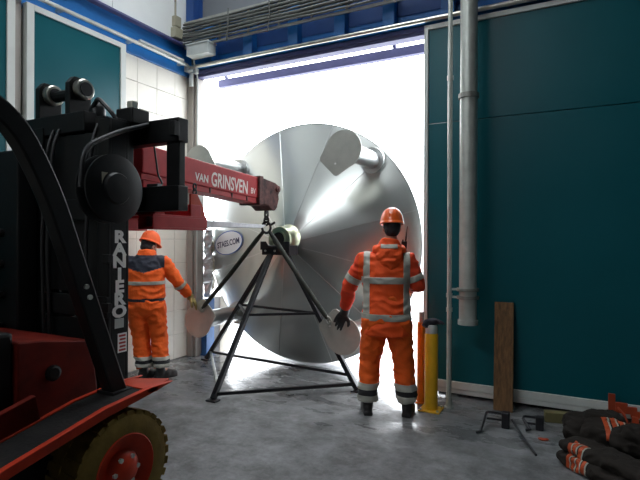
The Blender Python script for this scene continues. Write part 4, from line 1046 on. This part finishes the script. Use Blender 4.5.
c = gp(543, 439); me = remesh(MB().ell(c + V((0, 0, .008)), .035, .022, .010).ell(c + V((.03, .01, .008)), .022, .016, .009), .005, 1)
for v in me.vertices: v.co += noise.noise_vector(v.co * 40) * .004 - c
link('rag_scrap', me, 'orangesteel', None, c, tag=('small orange scrap on the bare floor beside the cloth pile', 'scrap'))
# folded work cloths with orange stripes
def padloft(path, wd, th, seg=12):
    mb = MB(); mb.tube(path, [wd] * len(path), seg, ry=[th] * len(path), ref=None); return mb
def cloth(name, pieces, label, org_, stripes=(), wr=.022):
    t = thing(name, org_, label, 'work cloth', 'folded work cloths')
    mb = MB()
    for c, ax_, ay_, az_ in pieces:
        c = V(c); R = Matrix((V(ax_).normalized(), V(ay_).normalized(), V(az_).normalized())).transposed()
        la, lb, lc = V(ax_).length, V(ay_).length, V(az_).length
        # superellipsoid pad
        n, m_ = 22, 10; vs = []; fs = []
        def sp_(v, e): return math.copysign(abs(v) ** e, v)
        for i in range(m_ + 1):
            th = -pi / 2 + pi * i / m_
            for k_ in range(n):
                f = 2 * pi * k_ / n; cz = max(.01, cos(th))
                vs.append(c + R @ V((la * sp_(cz, .5) * sp_(cos(f), .38), lb * sp_(cz, .5) * sp_(sin(f), .38), lc * sp_(sin(th), .7))))
        for i in range(m_):
            for k_ in range(n): k2 = (k_ + 1) % n; fs.append((i * n + k_, i * n + k2, (i + 1) * n + k2, (i + 1) * n + k_))
        fs.append(tuple(range(n))[::-1]); fs.append(tuple(m_ * n + k_ for k_ in range(n)))
        mb.add(vs, fs)
    me = remesh(mb, .009, 3)
    for v in me.vertices:
        q_ = v.co + noise.noise_vector(v.co * 6) * .05
        v.co += v.normal * (.7 - 2.0 * abs(noise.noise(V((q_.x * 6, q_.y * 11, q_.z * 13)))) + .6 * noise.noise(q_ * 17)) * wr
        v.co.z = max(v.co.z, .002)
    me.update()
    keep = me.copy()
    for v in me.vertices: v.co -= V(org_)
    o = link('cloth', me, 'pad', t, V(org_), smooth=True)
    for planes, mm, nm in stripes:
        bm = bmesh.new(); bm.from_mesh(keep)
        for co, no in planes: bmesh.ops.bisect_plane(bm, geom=bm.verts[:] + bm.edges[:] + bm.faces[:], plane_co=V(co), plane_no=V(no), clear_inner=True)
        bm.normal_update(); nr = {v: v.normal.copy() for v in bm.verts}
        for v in bm.verts: v.co += nr[v] * .004 - V(org_)
        if bm.faces:
            out = bpy.data.meshes.new(nm); bm.to_mesh(out); out.materials.clear()
            so = link(nm, out, mm, o, V(org_), smooth=True); so.modifiers.new('s', 'SOLIDIFY').thickness = .004
        bm.free()
    return t
# front pad: runs from (556,442) to (640,478)
fa, fb_ = gp(560, 462), gp(640, 500); fd = (fb_ - fa); fl = fd.length; fd.normalize(); fn = V((-fd.y, fd.x, 0))
if fn.y < 0: fn = -fn
def stripe_planes(s0, s1, a0, d, n_, lo, hi):
    return [(a0 + d * s0, d), (a0 + d * s1, -d), (a0 + n_ * lo, n_), (a0 + n_ * hi, -n_)]
sts = []
for i in range(4):
    s_ = .085 + i * .042
    sts.append(([(fa + fd * s_, fd), (fa + fd * (s_ + .024), -fd), (fa + fn * .085, -fn)], 'stripeorange', 'orange_stripe'))
    sts.append(([(fa + fd * (s_ + .026), fd), (fa + fd * (s_ + .034), -fd), (fa + fn * .085, -fn)], 'reflect', 'silver_stripe'))
mid = fa + fd * fl * .55
cloth('folded_cloth', [(mid + V((0, 0, .05)) + fn * .09, fd * fl * .62, fn * .125, V((0, 0, .048)))], 'dark brown folded work cloth with orange stripes, lowest at front of the pile', tuple(fa), sts)
sts2 = []
for i in range(3):
    s_ = .10 + i * .042
    sts2.append(([(fa + fd * (s_ - .02), fd), (fa + fd * (s_ + .004), -fd), (fa + fn * .075, -fn)], 'stripeorange', 'orange_stripe'))
    sts2.append(([(fa + fd * (s_ + .006), fd), (fa + fd * (s_ + .014), -fd), (fa + fn * .075, -fn)], 'reflect', 'silver_stripe'))
cloth('folded_cloth', [(mid + V((0, 0, .135)) + fn * .11, fd * fl * .60, fn * .120, V((0, 0, .042)))], 'dark olive folded work cloth with short orange stripes, lying on the lowest one', tuple(fa + V((0, 0, .1))), sts2)
ha = gp(590, 446); sts3 = []
for i in range(4):
    s_ = -.03 + i * .055; q = V((.75, .66, 0)).normalized(); qn = V((-.66, .75, 0)).normalized() * -1
    c0 = ha + V((.06, .10, 0))
    dg = V((1, -.25, 0)).normalized()
    sts3.append(([(c0 + dg * s_, dg), (c0 + dg * (s_ + .030), -dg), ((0, 0, .17), (0, 0, 1))], 'stripeorange', 'orange_stripe'))
    sts3.append(([(c0 + dg * (s_ + .032), dg), (c0 + dg * (s_ + .042), -dg), ((0, 0, .17), (0, 0, 1))], 'reflect', 'silver_stripe'))
hc2 = gp(590, 440)
cloth('folded_cloth', [(hc2 + V((.02, .07, .09)), (.20, .02, 0), (-.02, .12, .01), (0, 0, .09)), (hc2 + V((.10, .09, .15)), (.15, .04, .0), (-.02, .09, .0), (0, 0, .07)), (hc2 + V((-.08, .02, .05)), (.10, .0, 0), (0, .10, 0), (0, 0, .05))], 'plain dark grey-brown work cloth heap against the door bottom, at back of the pile', tuple(hc2))
cloth('folded_cloth', [(ha + V((.16, .03, .13)), (.20, -.03, -.01), (.03, .13, .03), (0, -.02, .055)), (ha + V((.20, .04, .06)), (.22, -.03, 0), (.03, .13, 0), (0, 0, .06))], 'dark work cloth with wide orange and silver stripes, in the middle of the pile', tuple(ha), [([(ha + V((.10 + k_ * .058, 0, 0)), V((1, .12, 0)).normalized()), (ha + V((.10 + k_ * .058 + w0, 0, 0)), -V((1, .12, 0)).normalized()), ((0, 0, .11), (0, 0, 1))] if w0 == .034 else [(ha + V((.136 + k_ * .058, 0, 0)), V((1, .12, 0)).normalized()), (ha + V((.136 + k_ * .058 + w0, 0, 0)), -V((1, .12, 0)).normalized()), ((0, 0, .11), (0, 0, 1))], mm, nm) for k_ in range(4) for w0, mm, nm in ((.034, 'stripeorange', 'orange_stripe'), (.011, 'reflect', 'silver_stripe'))])
hb2 = gp(634, 466)
cloth('folded_cloth', [(hb2 + V((.06, .10, .15)), (.19, -.03, 0), (.02, .12, 0), (0, 0, .07)), (hb2 + V((.09, .05, .22)), (.15, -.05, -.01), (.03, .09, 0), (0, 0, .04))], 'plain dark brown work cloth bundle at the right edge of the pile', tuple(hb2))
# orange stepped bracket behind the pile
oc = gp(612, 424); ob_ = thing('orange_bracket', oc, 'orange stepped steel bracket standing between the cloth pile and door', 'bracket')
MB().box(oc.x - .02, oc.y + .06, 0, oc.x + .035, oc.y + .085, .26).build('post', 'orangesteel', ob_, bevel=.004)
MB().prism([(.035, .10), (.035, .19), (.13, .19), (.13, .165), (.20, .165), (.20, .13), (.30, .13), (.30, 0), (.25, 0), (.25, .075), (.15, .075), (.15, .10)], (oc.x, oc.y + .055, 0), (1, 0, 0), (0, 0, 1), (0, .03, 0)).build('stepped_plate', 'orangesteel', ob_, bevel=.004)
MB().box(oc.x + .16, oc.y + .03, 0, oc.x + .21, oc.y + .11, .09).build('foot', 'orangesteel', ob_, bevel=.004)
MB().tube([(oc.x + .05, oc.y + .05, .15), (oc.x + .10, oc.y + .03, .10), (oc.x + .12, oc.y + .02, .04)], .012, 8).build('cross_bar', 'orangesteel', ob_)
